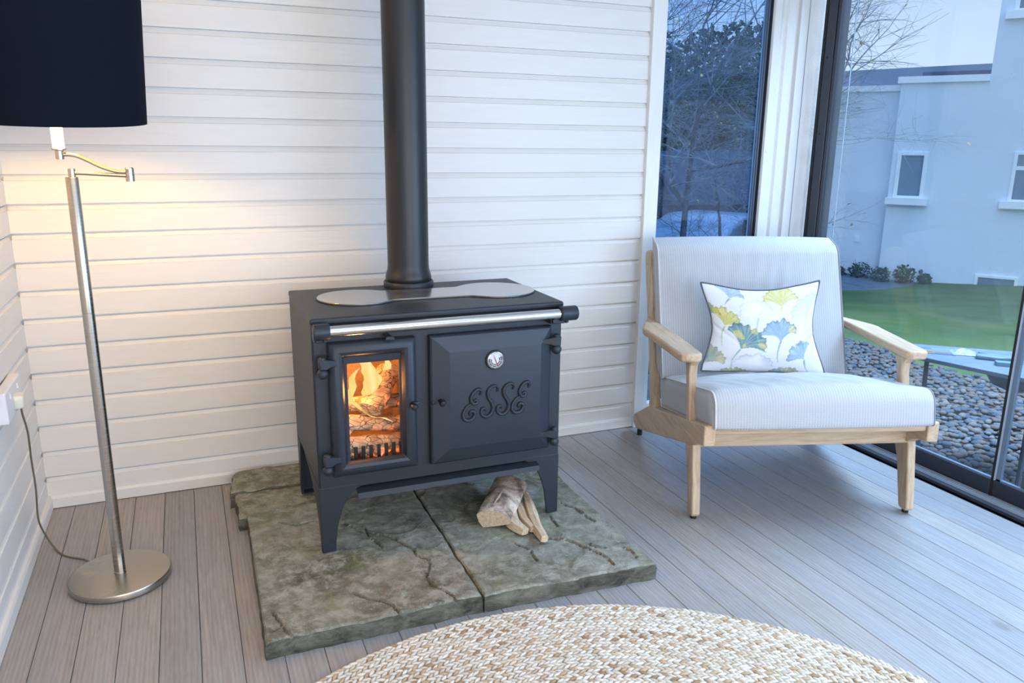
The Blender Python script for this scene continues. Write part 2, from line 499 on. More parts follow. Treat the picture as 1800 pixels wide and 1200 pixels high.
def m_burning(name, glow, thr):
    m = NM(name, 0.9, spec=0.1)
    v = m.coords()
    crk = m.vor(m.coords(scale=(0.6, 1.3, 1.0)), 44, 'DISTANCE_TO_EDGE')
    a = m.noise(v, 20, 4, 0.6)
    c = m.ramp(a, [(0.3, (0.30, 0.21, 0.14)), (0.6, (0.60, 0.50, 0.38))])
    c = m.mix(m.ramp(crk, [(0.015, (0.9,) * 3), (0.055, (0, 0, 0))]), c, (0.03, 0.02, 0.014))
    m.base(c)
    e1 = m.noise(v, 9, 3, 0.6)
    ef = m.ramp(e1, [(thr, (0, 0, 0)), (thr + 0.12, (1, 1, 1))])
    ec = m.ramp(a, [(0.3, (0.9, 0.06, 0.01)), (0.65, (1.0, 0.22, 0.04))])
    m.l(ec, m.b.inputs['Emission Color'])
    m.l(m.math('MULTIPLY', ef, glow), m.b.inputs['Emission Strength'])
    m.bump(crk, 0.8, 0.006)
    return m.m
M['burning'] = m_burning('charred_log', 1.4, 0.56)
M['ember'] = m_burning('glowing_ember', 1.3, 0.50)

def m_firebrick():
    m = NM('fire_brick', 0.9, col=(0.42, 0.25, 0.13), spec=0.1)
    v = m.coords(); a = m.noise(v, 160, 3, 0.7)
    m.base(m.ramp(a, [(0.35, (0.28, 0.17, 0.09)), (0.65, (0.50, 0.33, 0.20))])); m.bump(a, 0.4, 0.002)
    return m.m
M['firebrick'] = m_firebrick()

def m_flame():
    m = NM('flame')
    m.t.nodes.remove(m.b)
    em = m.n('ShaderNodeEmission'); tr = m.n('ShaderNodeBsdfTransparent')
    tc = m.n('ShaderNodeTexCoord'); sep = m.n('ShaderNodeSeparateXYZ'); m.l(tc.outputs['Generated'], sep.inputs[0])
    n_ = m.noise(m.coords(scale=(1, 1, 0.35)), 15, 2, 0.5, 0.6)
    c = m.ramp(n_, [(0.28, (1.0, 0.42, 0.07)), (0.42, (1.0, 0.62, 0.18)), (0.62, (1.0, 0.80, 0.40))])
    m.l(c, em.inputs[0]); em.inputs[1].default_value = 1.2
    a = m.ramp(n_, [(0.26, (0.15,) * 3), (0.44, (0.92,) * 3)])
    b = m.ramp(sep.outputs['Z'], [(0.0, (0.15,) * 3), (0.25, (1.0,) * 3), (0.8, (1,) * 3), (1, (0.5,) * 3)])
    mx = m.n('ShaderNodeMixShader'); m.l(m.math('MULTIPLY', a, b), mx.inputs[0])
    m.l(tr.outputs[0], mx.inputs[1]); m.l(em.outputs[0], mx.inputs[2]); m.l(mx.outputs[0], m.o.inputs[0])
    return m.m
M['flame'] = m_flame()

def m_simple(name, c0, c1, scale, rough=0.85, bump=0.3, bd=0.01, detail=5):
    m = NM(name, rough, spec=0.25)
    v = m.coords(); a = m.noise(v, scale, detail, 0.62, 0.3)
    m.base(m.ramp(a, [(0.32, c0), (0.68, c1)]))
    if bump: m.bump(a, bump, bd)
    return m.m
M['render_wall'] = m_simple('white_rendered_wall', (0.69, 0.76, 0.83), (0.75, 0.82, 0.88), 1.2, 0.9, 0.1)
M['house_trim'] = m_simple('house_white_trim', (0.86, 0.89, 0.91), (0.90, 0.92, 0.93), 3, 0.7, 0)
M['house_pane'] = NM('house_window_pane', 0.15, 0, (0.13, 0.22, 0.30)).m
M['slate'] = m_simple('slate_roof', (0.055, 0.075, 0.115), (0.085, 0.11, 0.16), 8, 0.7, 0.2)
M['hill'] = m_simple('heather_hill', (0.085, 0.13, 0.17), (0.115, 0.14, 0.22), 0.02, 1.0, 0)
def m_lawn():
    m = NM('lawn_grass', 0.95, spec=0.05)
    v = m.coords(); a = m.noise(v, 0.9, 5, 0.6); b = m.noise(v, 40, 4, 0.7)
    c = m.ramp(a, [(0.3, (0.085, 0.145, 0.065)), (0.55, (0.14, 0.215, 0.075)), (0.75, (0.21, 0.265, 0.10))])
    c = m.mix(0.4, c, m.ramp(b, [(0.3, (0.35, 0.4, 0.35)), (0.7, (1, 1, 1))]), 'MULTIPLY')
    m.base(c); m.bump(b, 0.7, 0.03)
    return m.m
M['lawn'] = m_lawn()
M['soil'] = m_simple('dark_soil', (0.05, 0.045, 0.04), (0.10, 0.09, 0.08), 12, 0.95, 0.5)
def m_pebble():
    m = NM('river_pebble', 0.8, spec=0.12)
    oi = m.n('ShaderNodeObjectInfo'); at = m.n('ShaderNodeVertexColor', layer_name='tone')
    f = m.noise(m.coords(), 60, 4, 0.6)
    c = m.mix(0.4, at.outputs['Color'], m.ramp(f, [(0.3, (0.5, 0.5, 0.5)), (0.7, (1, 1, 1))]), 'MULTIPLY')
    m.base(c); return m.m
M['pebble'] = m_pebble()
M['tree_bark'] = m_simple('tree_bark', (0.045, 0.048, 0.052), (0.10, 0.105, 0.11), 20, 0.9, 0.4)
M['twig'] = m_simple('lichen_twig', (0.10, 0.115, 0.14), (0.28, 0.30, 0.31), 6, 0.9, 0)
M['leaf_green'] = m_simple('hedge_leaf', (0.035, 0.07, 0.045), (0.08, 0.13, 0.06), 3, 0.8, 0)
M['leaf_yellow'] = m_simple('autumn_leaf', (0.40, 0.28, 0.05), (0.48, 0.36, 0.10), 4, 0.8, 0)
M['leaf_pink'] = m_simple('russet_leaf', (0.36, 0.20, 0.16), (0.45, 0.30, 0.24), 4, 0.8, 0)
M['road'] = m_simple('pale_gravel', (0.10, 0.13, 0.17), (0.16, 0.20, 0.25), 5, 0.9, 0.1)
M['pale_top'] = m_simple('pale_table_top', (0.10, 0.13, 0.17), (0.13, 0.16, 0.20), 5, 0.8, 0)
M['dark_leg'] = NM('dark_table_leg', 0.5, 0.2, (0.05, 0.065, 0.085)).m
M['white_plastic'] = NM('white_plastic', 0.35, 0, (0.80, 0.80, 0.83)).m
M['cream_plastic'] = NM('cream_plastic', 0.4, 0, (0.78, 0.77, 0.68)).m
M['cable'] = NM('olive_cable', 0.5, 0, (0.14, 0.125, 0.085)).m
def m_plaster():
    m = NM('rough_white_plaster', 0.9, col=(0.78, 0.79, 0.80))
    v = m.coords(); m.bump(m.math('ADD', m.noise(v, 18, 5, 0.6), m.noise(v, 160, 3, 0.7)), 0.6, 0.006); return m.m
M['plaster'] = m_plaster()
def flat(name, c, r=0.6, mt=0.0): return NM(name, r, mt, c).m

# ================================================================== THE SETTING
X_W = 3.97          # plane of the sliding glass
Y_BACK = -6.0
PITCH_B = 0.115; Z0 = 0.14104
YF = 0.008          # face of the back wall boards

# --- floor
fl = obj('floor', MB().box(-0.1, 3.86, Y_BACK, 0.1, -0.12, -0.022), M['soil'], smooth=0)
tag(fl, kind='structure')
k = -3
xs = []
while True:
    x = 0.3365 + 0.1197 * k
    if x > 3.9: break
    xs.append(x); k += 1
for a, b in zip(xs[:-1], xs[1:]):
    a2, b2 = max(a, -0.02), min(b, 3.852)
    if b2 - a2 < 0.01: continue
    g = 0.0008
    mb = MB()
    c = 0.0016
    mb.prism([(a2 + g, -0.022), (b2 - g, -0.022), (b2 - g, -c), (b2 - g - c, 0), (a2 + g + c, 0), (a2 + g, -c)], Y_BACK, 0.03, 'y')
    obj('plank', mb, M['floor_wood'], fl, smooth=0)

# --- back wall (x from 0 to 2.88 boarded)
wb = MB(); wb.box(-0.2, 2.955, 0.024, 0.09, -0.05, 2.62); wb.box(2.955, 3.645, 0.024, 0.09, -0.05, 0.06)
wb.box(2.955, 3.645, 0.024, 0.09, 2.42, 2.62); wb.box(3.645, 4.02, 0.024, 0.09, -0.05, 2.62)
wall_back = obj('wall_back', wb, M['plain_white'], smooth=0); tag(wall_back, kind='structure')
def board_profile(z0, z1, face, back, sgn):
    """cross-section (depth, z): shadow gap at the bottom, bright chamfer at the top"""
    return [(back, z0 + 0.004), (face, z0 + 0.0065), (face, z1 - 0.0195), (face + sgn * 0.0045, z1 - 0.0170), (face + sgn * 0.010, z1 - 0.002), (back, z1 - 0.002)]
zz = [Z0 - PITCH_B] + [Z0 + PITCH_B * i for i in range(0, 23)]
for z in zz:
    z1 = min(z + PITCH_B, 2.6)
    if z >= 2.6: break
    obj('board', MB().prism(board_profile(z, z1, YF, 0.026, 1), 0.0, 2.885, 'x'), M['wall_paint'], wall_back, smooth=0)
# --- left wall
wall_left = obj('wall_left', MB().box(-0.2, -0.018, Y_BACK, 0.1, -0.05, 2.62), M['plain_white'], smooth=0)
tag(wall_left, kind='structure')
for z in zz:
    z1 = min(z + PITCH_B, 2.6)
    if z >= 2.6: break
    obj('board', MB().prism(board_profile(z, z1, 0.0, -0.02, -1), Y_BACK, YF + 0.002, 'y'), M['wall_paint_left'], wall_left, smooth=0)
# --- skirting
def skirt(pr, a, b, ax, name, mat):
    o = obj(name, MB().prism(pr, a, b, ax), mat, smooth=0); tag(o, kind='structure'); return o
skirt([(0.02, 0.003), (0.001, 0.003), (0.001, 0.046), (0.005, 0.058), (0.02, 0.060)], 0.0, 2.885, 'x', 'baseboard_back', M['wall_paint'])
skirt([(-0.018, 0.003), (0.014, 0.003), (0.014, 0.046), (0.010, 0.058), (-0.018, 0.060)], Y_BACK, 0.0, 'y', 'baseboard_left', M['wall_paint_left'])
# --- ceiling, rear wall
tag(obj('ceiling', MB().box(-0.2, 4.1, Y_BACK, 0.2, 2.6, 2.7), M['plain_white'], smooth=0), kind='structure')
tag(obj('wall_rear', MB().box(-0.2, 4.1, Y_BACK - 0.15, Y_BACK, -0.05, 2.7), M['plain_white'], smooth=0), kind='structure')

# --- window in the back wall
tag(obj('trim_1', MB().box(2.885, 2.947, -0.016, 0.024, 0.0, 2.55), M['frame_paint'], smooth=0, bevel=0.002), kind='structure')
tag(obj('trim_2', MB().box(3.812, 3.897, -0.012, 0.024, 0.0, 2.55), M['frame_paint'], smooth=0, bevel=0.002), kind='structure')
tag(obj('trim_3', MB().box(3.866, 3.869, -0.0135, -0.011, 0.0, 2.55), M['grey_edge'], smooth=0), kind='structure')
win = obj('window_1', MB().box(2.947, 2.972, -0.004, 0.1, 0.06, 2.42).box(3.803, 3.812, 0.012, 0.1, 0.0, 2.42), M['frame_paint'], smooth=0)
tag(win, kind='structure')
# casement: stiles with a moulded step, rails
def vprof(pr, z0, z1): return MB().prism(pr, z0, z1, 'z')
obj('casement_stile', vprof([(3.645, 0.06), (3.645, 0.020), (3.652, 0.004), (3.692, 0.0), (3.700, 0.012), (3.730, 0.016), (3.738, 0.002), (3.790, -0.004), (3.802, 0.008), (3.802, 0.06)], 0.06, 2.42), M['frame_paint'], win, smooth=50)
obj('casement_rail', MB().box(2.972, 3.645, 0.012, 0.06, 0.06, 0.125), M['frame_paint'], win, smooth=0, bevel=0.004)
obj('casement_rail', MB().box(2.972, 3.645, 0.012, 0.06, 2.33, 2.42), M['frame_paint'], win, smooth=0, bevel=0.004)
obj('gasket', MB().box(3.640, 3.645, 0.016, 0.05, 0.125, 2.33), M['black_rubber'], win, smooth=0)
obj('glazing_bead', vprof([(3.640, 0.055), (3.640, 0.034), (3.634, 0.036), (3.631, 0.044), (3.626, 0.046), (3.626, 0.055)], 0.125, 2.33), M['bead'], win, smooth=0)
obj('pane', MB().box(2.972, 3.640, 0.056, 0.060, 0.12, 2.34), M['glass'], win, smooth=0)
obj('screw_cap', MB().lathe([(0.0001, -0.004), (0.005, -0.0035), (0.007, 0.0)], (3.668, 0.003, 1.52), 12, 'y'), M['white_plastic'], win)

# --- plaster reveal between the window and the sliding glass
def plaster():
    mb = MB(); n = 90; rings = []
    for i in range(n + 1):
        z = 2.55 * i / n
        j = 0.004 * noise.noise(Vector((0, 0, z * 14))) + 0.003 * noise.noise(Vector((5, 0, z * 50)))
        rings.append([(3.897, 0.02, z), (3.897, 0.0, z), (3.93, -0.004 + j, z), (3.965 + j, -0.005 + j, z), (3.99 + j * 1.5, -0.003, z), (4.0, 0.02, z)])
    mb.loft(rings, True, True); return mb
tag(obj('trim_4', plaster(), M['plaster']), kind='structure')

# --- sliding glass wall on the right
door = empty('door_1', (3.9, -3.0, 0)); tag(door, kind='structure')
# threshold track
tr = obj('track', MB().box(3.856, 4.06, Y_BACK, 0.0, -0.14, -0.012), M['iron_dark'], door, smooth=0)
obj('track_edge', MB().box(3.856, 3.882, Y_BACK, -0.02, -0.02, 0.004), M['dark_metal'], door, smooth=0, bevel=0.002)
for i in range(4):
    xk = 3.893 + i * 0.0180
    obj('track_ridge', MB().box(xk, xk + 0.0020, Y_BACK, -0.02, -0.014, 0.004), M['track_ridge'], door, smooth=0)
# corner jamb: rough black seal, metal profile, inner stop
obj('jamb_seal', MB().box(3.948, 3.972, -0.062, -0.042, 0.0, 2.5), M['black_rubber'], door, smooth=0)
obj('jamb_profile', MB().box(3.950, 4.03, -0.124, -0.062, 0.0, 2.5), M['dark_metal'], door, smooth=0, bevel=0.004)
obj('jamb_stop', MB().box(3.956, 4.02, -0.150, -0.127, 0.0, 2.5), M['dark_metal'], door, smooth=0, bevel=0.003)
obj('screw', MB().lathe([(0.0001, -0.004), (0.004, -0.003), (0.006, 0.0)], (3.950, -0.085, 1.62), 10, 'x'), M['black_rubber'], door)
obj('screw', MB().lathe([(0.0001, -0.004), (0.004, -0.003), (0.006, 0.0)], (3.950, -0.085, 2.02), 10, 'x'), M['black_rubber'], door)
# sliding panels (bottom rail, glass, edge seals)
def panel(y0, y1, x):
    obj('bottom_rail', MB().box(x - 0.014, x + 0.016, y0, y1, 0.002, 0.080), M['dark_metal'], door, smooth=0, bevel=0.003)
    obj('rail_bead', MB().box(x - 0.008, x + 0.008, y0, y1, 0.080, 0.087), M['grey_edge'], door, smooth=0)
    obj('pane', MB().box(x - 0.003, x + 0.003, y0, y1, 0.082, 2.45), M['glass_door'], door, smooth=0)
    obj('top_rail', MB().box(x - 0.014, x + 0.016, y0, y1, 2.45, 2.52), M['dark_metal'], door, smooth=0)
panel(-1.372, -0.140, 3.970)
panel(-2.60, -1.386, 3.976)
panel(-3.80, -2.61, 3.982)
panel(-5.0, -3.81, 3.988)
obj('edge_seal', MB().box(3.962, 3.980, -1.386, -1.372, 0.0, 2.45), M['black_rubber'], door, smooth=0)
obj('edge_strip', MB().box(3.960, 3.968, -1.391, -1.386, 0.08, 2.45), M['track_ridge'], door, smooth=0)
obj('edge_strip', MB().box(3.968, 3.984, -1.412, -1.391, 0.08, 2.45), M['grey_edge'], door, smooth=0)
obj('edge_seal', MB().box(3.985, 4.005, -1.535, -1.497, 0.085, 2.45), M['dark_leg'], door, smooth=0)
obj('edge_strip', MB().box(3.983, 3.987, -0.232, -0.228, 0.085, 2.45), M['track_ridge'], door, smooth=0)
tag(obj('wall_right', MB().box(3.9, 4.06, Y_BACK, 0.024, 2.52, 2.62).box(3.86, 4.06, Y_BACK, -5.0, -0.05, 2.52), M['plain_white'], smooth=0), kind='structure')

# ================================================================== HEARTH (stone flags)
hearth = empty('stone_hearth', (1.45, -0.8, 0))
tag(hearth, 'low hearth of rough grey green sandstone flags under the black stove', 'hearth')
def lay(mb):
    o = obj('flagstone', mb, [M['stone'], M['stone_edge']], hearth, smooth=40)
    ca = o.data.color_attributes.new('dirt', 'FLOAT_COLOR', 'POINT')
    ca.data.foreach_set('color', [c for d in mb.dirt for c in (d, d, d, 1.0)])
CR = [[(1.128, -0.696), (1.183, -0.795), (1.262, -0.867), (1.302, -0.939), (1.334, -1.017), (1.329, -1.06), (1.365, -1.114), (1.354, -1.161), (1.321, -1.222), (1.327, -1.284), (1.352, -1.328), (1.373, -1.37), (1.371, -1.394)], [(1.06, -1.213), (1.105, -1.276), (1.154, -1.316), (1.172, -1.352), (1.183, -1.398)], [(0.797, -1.236), (0.816, -1.304), (0.825, -1.357), (0.841, -1.401)], [(0.888, -0.603), (0.956, -0.65), (1.025, -0.634)], [(1.2, -0.76), (1.205, -0.862), (1.23, -0.944)]]
def dcrk(x, y, lines):
    best = 9; side = 0
    for ln in lines:
        for (x0, y0), (x1, y1) in zip(ln[:-1], ln[1:]):
            dx, dy = x1 - x0, y1 - y0; t = max(0, min(1, ((x - x0) * dx + (y - y0) * dy) / (dx * dx + dy * dy)))
            d = math.hypot(x - x0 - t * dx, y - y0 - t * dy)
            if d < best:
                best = d; side = 1 if (dx * (y - y0) - dy * (x - x0)) > 0 else -1
    return best, side
DIRT = {}
def flag(outline, ztop, seed, cracks=(), step=0.014, bottom=0.0, jag=0.004):
    """rough slab: grid top with relief clipped to a quad outline (4 corners), split sides"""
    mb = MB(); (ax, ay), (bx, by), (cx, cy), (dx, dy) = outline   # fl, fr, br, bl
    nu = max(4, int(math.hypot(bx - ax, by - ay) / step)); nv = max(4, int(math.hypot(dx - ax, dy - ay) / step))
    dirt = [0.0]; dl_ = []
    def top(u, v):
        dirt[0] = 0.0
        x = (ax * (1 - u) + bx * u) * (1 - v) + (dx * (1 - u) + cx * u) * v
        y = (ay * (1 - u) + by * u) * (1 - v) + (dy * (1 - u) + cy * u) * v
        e_ = min(u, 1 - u, v, 1 - v)
        if e_ < 0.02:
            x += jag * noise.noise(Vector((x * 14, y * 14, seed))); y += jag * noise.noise(Vector((y * 14, x * 14, seed + 5)))
        h = 0.006 * noise.noise(Vector((x * 3.2, y * 3.2, seed))) + 0.0035 * noise.noise(Vector((x * 11, y * 11, seed))) + 0.0016 * noise.noise(Vector((x * 34, y * 34, seed)))
        # split bedding planes: terraces
        t = noise.noise(Vector((x * 2.6 + seed, y * 2.6, 2.2))) + 0.25 * noise.noise(Vector((x * 12, y * 12, seed)))
        h += 0.005 * (1 if t > 0.18 else 0) - 0.004 * (1 if t < -0.30 else 0)
        if cracks:
            d_, sd = dcrk(x, y, cracks)
            jd = d_ + 0.004 * noise.noise(Vector((x * 60, y * 60, 1)))
            if jd < 0.0035: h -= 0.007
            elif jd < 0.035 and sd > 0: h += 0.004 * (1 - jd / 0.035)
            dirt[0] = 0.9 * smoothstep(0.0065, 0.001, jd) * (0.65 + 0.7 * noise.noise(Vector((x * 22, y * 22, 5))))
        edge = min(u * nu, (1 - u) * nu, v * nv, (1 - v) * nv)
        if edge < 0.5: h -= 0.006 + 0.004 * noise.noise(Vector((x * 25, y * 25, seed + 3)))
        return (x, y, ztop + h)
    vs = []; fs = []
    for j in range(nv + 1):
        for i in range(nu + 1):
            vs.append(top(i / nu, j / nv)); dl_.append(dirt[0])
    W_ = nu + 1
    for j in range(nv):
        for i in range(nu):
            a = j * W_ + i; fs.append((a, a + 1, a + 1 + W_, a + W_))
    ring = [i for i in range(nu + 1)] + [(j + 1) * W_ - 1 for j in range(1, nv + 1)] + [nv * W_ + i for i in range(nu - 1, -1, -1)] + [j * W_ for j in range(nv - 1, 0, -1)]
    ntop = len(fs)
    prev = ring
    ccx = (ax + bx + cx + dx) / 4; ccy = (ay + by + cy + dy) / 4
    for s_, zf in enumerate((0.72, 0.4, 0.0)):
        cur = []
        for q in ring:
            x, y, z = vs[q]
            o_ = 0.004 + 0.005 * noise.noise(Vector((x * 18, y * 18, zf * 4 + seed)))
            l_ = math.hypot(x - ccx, y - ccy)
            cur.append(len(vs)); vs.append((x + (x - ccx) / l_ * o_, y + (y - ccy) / l_ * o_, bottom + (ztop - bottom) * zf))
        for i in range(len(ring)):
            j = (i + 1) % len(ring); fs.append((prev[j], prev[i], cur[i], cur[j]))
        prev = cur
    fs.append(prev[::-1])
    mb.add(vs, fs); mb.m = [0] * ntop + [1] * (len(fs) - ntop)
    mb.dirt = dl_ + [0.0] * (len(vs) - len(dl_))
    return mb
lay(flag([(0.762, -1.395), (1.466, -1.398), (1.472, -0.472), (0.778, -0.484)], 0.062, 1.0, CR, step=0.006))
CR2 = [[(1.93, -0.942), (1.924, -1.036)], [(1.927, -1.182), (1.951, -1.248), (1.979, -1.327), (1.982, -1.389)], [(1.84, -1.105), (1.888, -1.133), (1.927, -1.182)], [(1.97, -1.213), (1.988, -1.248), (2.014, -1.263)], [(2.077, -1.283), (2.094, -1.318), (2.085, -1.369)], [(1.658, -0.455), (1.699, -0.503), (1.738, -0.545)], [(2.028, -0.843), (2.065, -0.904), (2.069, -0.99), (2.082, -1.05)], [(1.707, -1.106), (1.74, -1.166), (1.736, -1.254)]]
lay(flag([(1.474, -1.400), (2.132, -1.430), (2.146, -0.30), (1.480, -0.30)], 0.061, 4.0, CR2, step=0.006))
lay(flag([(0.744, -0.500), (1.474, -0.462), (1.474, -0.262), (0.745, -0.252)], 0.055, 7.3, [[(0.98, -.44), (1.05, -.455), (1.12, -.43)]], jag=0.008))
lay(flag([(0.722, -0.268), (1.30, -0.235), (1.30, -0.012), (0.760, -0.030)], 0.073, 11.1, [], jag=0.016))
lay(flag([(1.304, -0.235), (2.14, -0.285), (2.14, -0.015), (1.304, -0.012)], 0.066, 13.7, [], jag=0.010, step=0.03))

# ================================================================== STOVE
SF = -0.920; SB = -0.335; SX0, SX1 = 1.012, 1.975; ZL = 0.322; ZT = 0.930; FZ = 0.064
stove = empty('wood_stove', (1.49, -0.62, 0.064))
tag(stove, 'black cast iron range cooker stove with a fire burning behind its left glass door', 'stove')
# carcass: front frame with a hole for the firebox, side panels, back, floor
mb = MB()
FX0, FX1, FZ0, FZ1 = 1.118, 1.330, 0.400, 0.792       # firebox mouth
mb.box(SX0, SX1, SB, SB + 0.01, ZL, ZT); mb.box(SX0, SX0 + 0.012, SF + 0.005, SB, ZL, ZT); mb.box(SX1 - 0.012, SX1, SF + 0.005, SB, ZL, ZT)
mb.box(SX0, SX1, SF + 0.005, SB, ZL, ZL + 0.01)
obj('body', mb, M['iron'], stove, smooth=0, bevel=0.003)
def ringrect(x0, x1, z0, z1, y, r=0.0, n=1):
    if n == 1: return [(x0, y, z0), (x1, y, z0), (x1, y, z1), (x0, y, z1)]
    out = []
    for (cx, cz, a0) in ((x1 - r, z0 + r, -PI / 2), (x1 - r, z1 - r, 0), (x0 + r, z1 - r, PI / 2), (x0 + r, z0 + r, PI)):
        for k_ in range(n):
            a = a0 + PI / 2 * k_ / (n - 1); out.append((cx + r * math.cos(a), y, cz + r * math.sin(a)))
    return out
def qrect(x0, x1, z0, z1, y): return [(x0, y, z0), (x1, y, z0), (x1, y, z1), (x0, y, z1)]
fp = MB()
fp.loft([qrect(FX0, FX1, FZ0, FZ1, SF + 0.012), qrect(FX0, FX1, FZ0, FZ1, SF), qrect(SX0 + 0.006, SX1 - 0.006, ZL - 0.010, ZT, SF), qrect(SX0, SX1, ZL - 0.010, ZT, SF + 0.008), qrect(SX0, SX1, ZL - 0.010, ZT, SF + 0.014)], True, False)
obj('front_plate', fp, M['iron'], stove, smooth=50)
# legs: folded sheet, front face + side face
def leg_front(right):
    pf = [(0, ZL), (0, FZ), (0.049, FZ), (0.052, 0.10), (0.062, 0.17), (0.078, 0.225), (0.100, 0.272), (0.128, 0.300), (0.150, 0.310), (0.150, ZL)]
    m = MB()
    P = [((SX1 - a) if right else (SX0 + a), z) for a, z in pf]
    m.prism(P, SF - 0.001, SF + 0.010, 'y')
    ps = [(SF, ZL), (SF, FZ), (SF + 0.030, FZ), (SF + 0.035, 0.10), (SF + 0.055, 0.16), (SF + 0.10, 0.215), (SF + 0.17, 0.262), (SF + 0.26, 0.298), (SF + 0.37, 0.318), (SF + 0.40, ZL + 0.012), (SF + 0.40, ZL)]
    ps = [p for p in ps if p[1] <= ZL]
    xx = (SX1 - 0.010, SX1 + 0.0005) if right else (SX0 - 0.0005, SX0 + 0.010)
    m.prism(ps, xx[0], xx[1], 'x')
    return m
def leg_back(right):
    m = MB()
    xx = (SX1 - 0.010, SX1 + 0.0005) if right else (SX0 - 0.0005, SX0 + 0.010)
    m.prism([(SB, ZL), (SB, FZ), (SB - 0.038, FZ), (SB - 0.046, 0.15), (SB - 0.060, 0.25), (SB - 0.085, ZL)], xx[0], xx[1], 'x')
    P = [((SX1 - a) if right else (SX0 + a), z) for a, z in [(0, ZL), (0, FZ), (0.05, FZ), (0.07, 0.2), (0.14, 0.31), (0.14, ZL)]]
    m.prism(P, SB - 0.001, SB + 0.009, 'y')
    m.box(*(((SX1 - 0.07, SX1 - 0.004)) if right else ((SX0 + 0.004, SX0 + 0.07))), SB - 0.038, SB, FZ, FZ + 0.004)
    return m
for r_ in (False, True):
    obj('leg', leg_front(r_), M['iron'], stove, smooth=30, bevel=0.002)
for r_ in (False, True):
    obj('leg', leg_back(r_), M['iron'], stove, smooth=30)
# hotplate deck
obj('top_plate', MB().box(SX0 - 0.004, SX1 + 0.004, SF - 0.006, SB - 0.002, ZT, 0.955), M['iron'], stove, smooth=0, bevel=0.008, seg=3)
# peanut shaped hob
def peanut(off=0.0, n=96):
    c1, r1 = Vector((1.238, -0.600)), 0.153 + off; c2, r2 = Vector((1.806, -0.622)), 0.163 + off
    pts = []
    for k_ in range(n):
        t = k_ / n * 2 * PI
        d = Vector((math.cos(t), math.sin(t)))
        pts.append(d)
    # outline by smooth union of two circles and a neck
    out = []
    cc = (c1 + c2) / 2
    xs_ = [c1.x - r1 + (c2.x + r2 - c1.x + r1) * (0.5 - 0.5 * math.cos(PI * i / (n // 2))) for i in range(n // 2 + 1)]
    up = []
    for x in xs_:
        h1 = math.sqrt(max(0, r1 * r1 - (x - c1.x) ** 2)); h2 = math.sqrt(max(0, r2 * r2 - (x - c2.x) ** 2))
        t = smoothstep(c1.x, c2.x, x)
        neck = 0.096 + off if c1.x < x < c2.x else 0
        k = 60.0
        vals = [h1, h2, neck]
        h = math.log(sum(math.exp(k * v) for v in vals)) / k - math.log(3) / k * (1 - max(vals) / 0.165) if max(vals) > 1e-6 else 0
        h = max(max(vals), h if max(vals) > 0.05 else max(vals))
        if c1.x < x < c2.x: pass
        up.append((x, lerp(c1.y, c2.y, (x - c1.x) / (c2.x - c1.x)), h))
    out = [(x, y - h) for x, y, h in up] + [(x, y + h) for x, y, h in reversed(up[1:-1])]
    return out
pn = peanut()
obj('hotplate', MB().prism(pn, 0.952, 0.9625, 'z'), M['hob'], stove, smooth=30, bevel=0.0015)
obj('hotplate_seal', MB().prism(peanut(0.004), 0.952, 0.9575, 'z'), M['iron_dark'], stove, smooth=30)
# flue
FCX, FCY = 1.502, -0.392
obj('flue_collar', MB().lathe([(0.086, 0.952), (0.104, 0.952), (0.106, 0.958), (0.106, 0.974), (0.102, 0.980), (0.092, 0.980), (0.090, 0.972)], (FCX, FCY, 0), 56), M['iron'], stove)
obj('flue_pipe', MB().lathe([(0.088, 0.972), (0.096, 0.984), (0.0975, 0.996), (0.094, 1.010), (0.088, 1.030), (0.0865, 1.05), (0.0865, 2.62)], (FCX, FCY, 0), 64), M['flue'], stove)
# doors
def door_frame_L():
    x0, x1, z0, z1 = 1.062, 1.377, 0.367, 0.869
    m = MB(); R = []
    def rr(i, y): return qrect(x0 + i, x1 - i, z0 + i, z1 - i, y)
    for i, y in ((0.0, SF - 0.001), (0.0, SF - 0.018), (0.004, SF - 0.026), (0.012, SF - 0.032), (0.022, SF - 0.037), (0.034, SF - 0.038), (0.044, SF - 0.034), (0.050, SF - 0.026), (0.054, SF - 0.016)):
        R.append(rr(i, y))
    ix0, ix1, iz0, iz1 = 1.128, 1.316, 0.418, 0.785
    R.append(qrect(ix0, ix1, iz0, iz1, SF - 0.012)); R.append(qrect(ix0, ix1, iz0, iz1, SF - 0.001))
    m.loft(R, True, False); return m
dl = obj('fire_door', door_frame_L(), M['iron_cast'], stove, smooth=25, bevel=0.003, seg=3)
obj('door_glass', MB().box(1.128, 1.320, SF - 0.010, SF - 0.005, 0.412, 0.784), M['glass_clear'], dl, smooth=0)
obj('glass_cord', MB().tube([(1.131, SF - 0.012, 0.4155), (1.317, SF - 0.012, 0.4155)], 0.002, 6), M['grey_edge'], dl)
def door_R():
    x0, x1, z0, z1 = 1.428, 1.921, 0.362, 0.867
    m = MB()
    def q(i, y, k_=1.0): return qrect(x0 + i, x1 - i * k_, z0 + i * 0.85, z1 - i * 0.92, y)
    m.loft([q(0, SF - 0.001), q(0, SF - 0.016), q(0.003, SF - 0.022), q(0.009, SF - 0.026), q(0.070, SF - 0.040, 0.72), q(0.073, SF - 0.0405, 0.72)], True, True)
    return m
dr = obj('oven_door', door_R(), M['iron_cast'], stove, smooth=12, bevel=0.002)
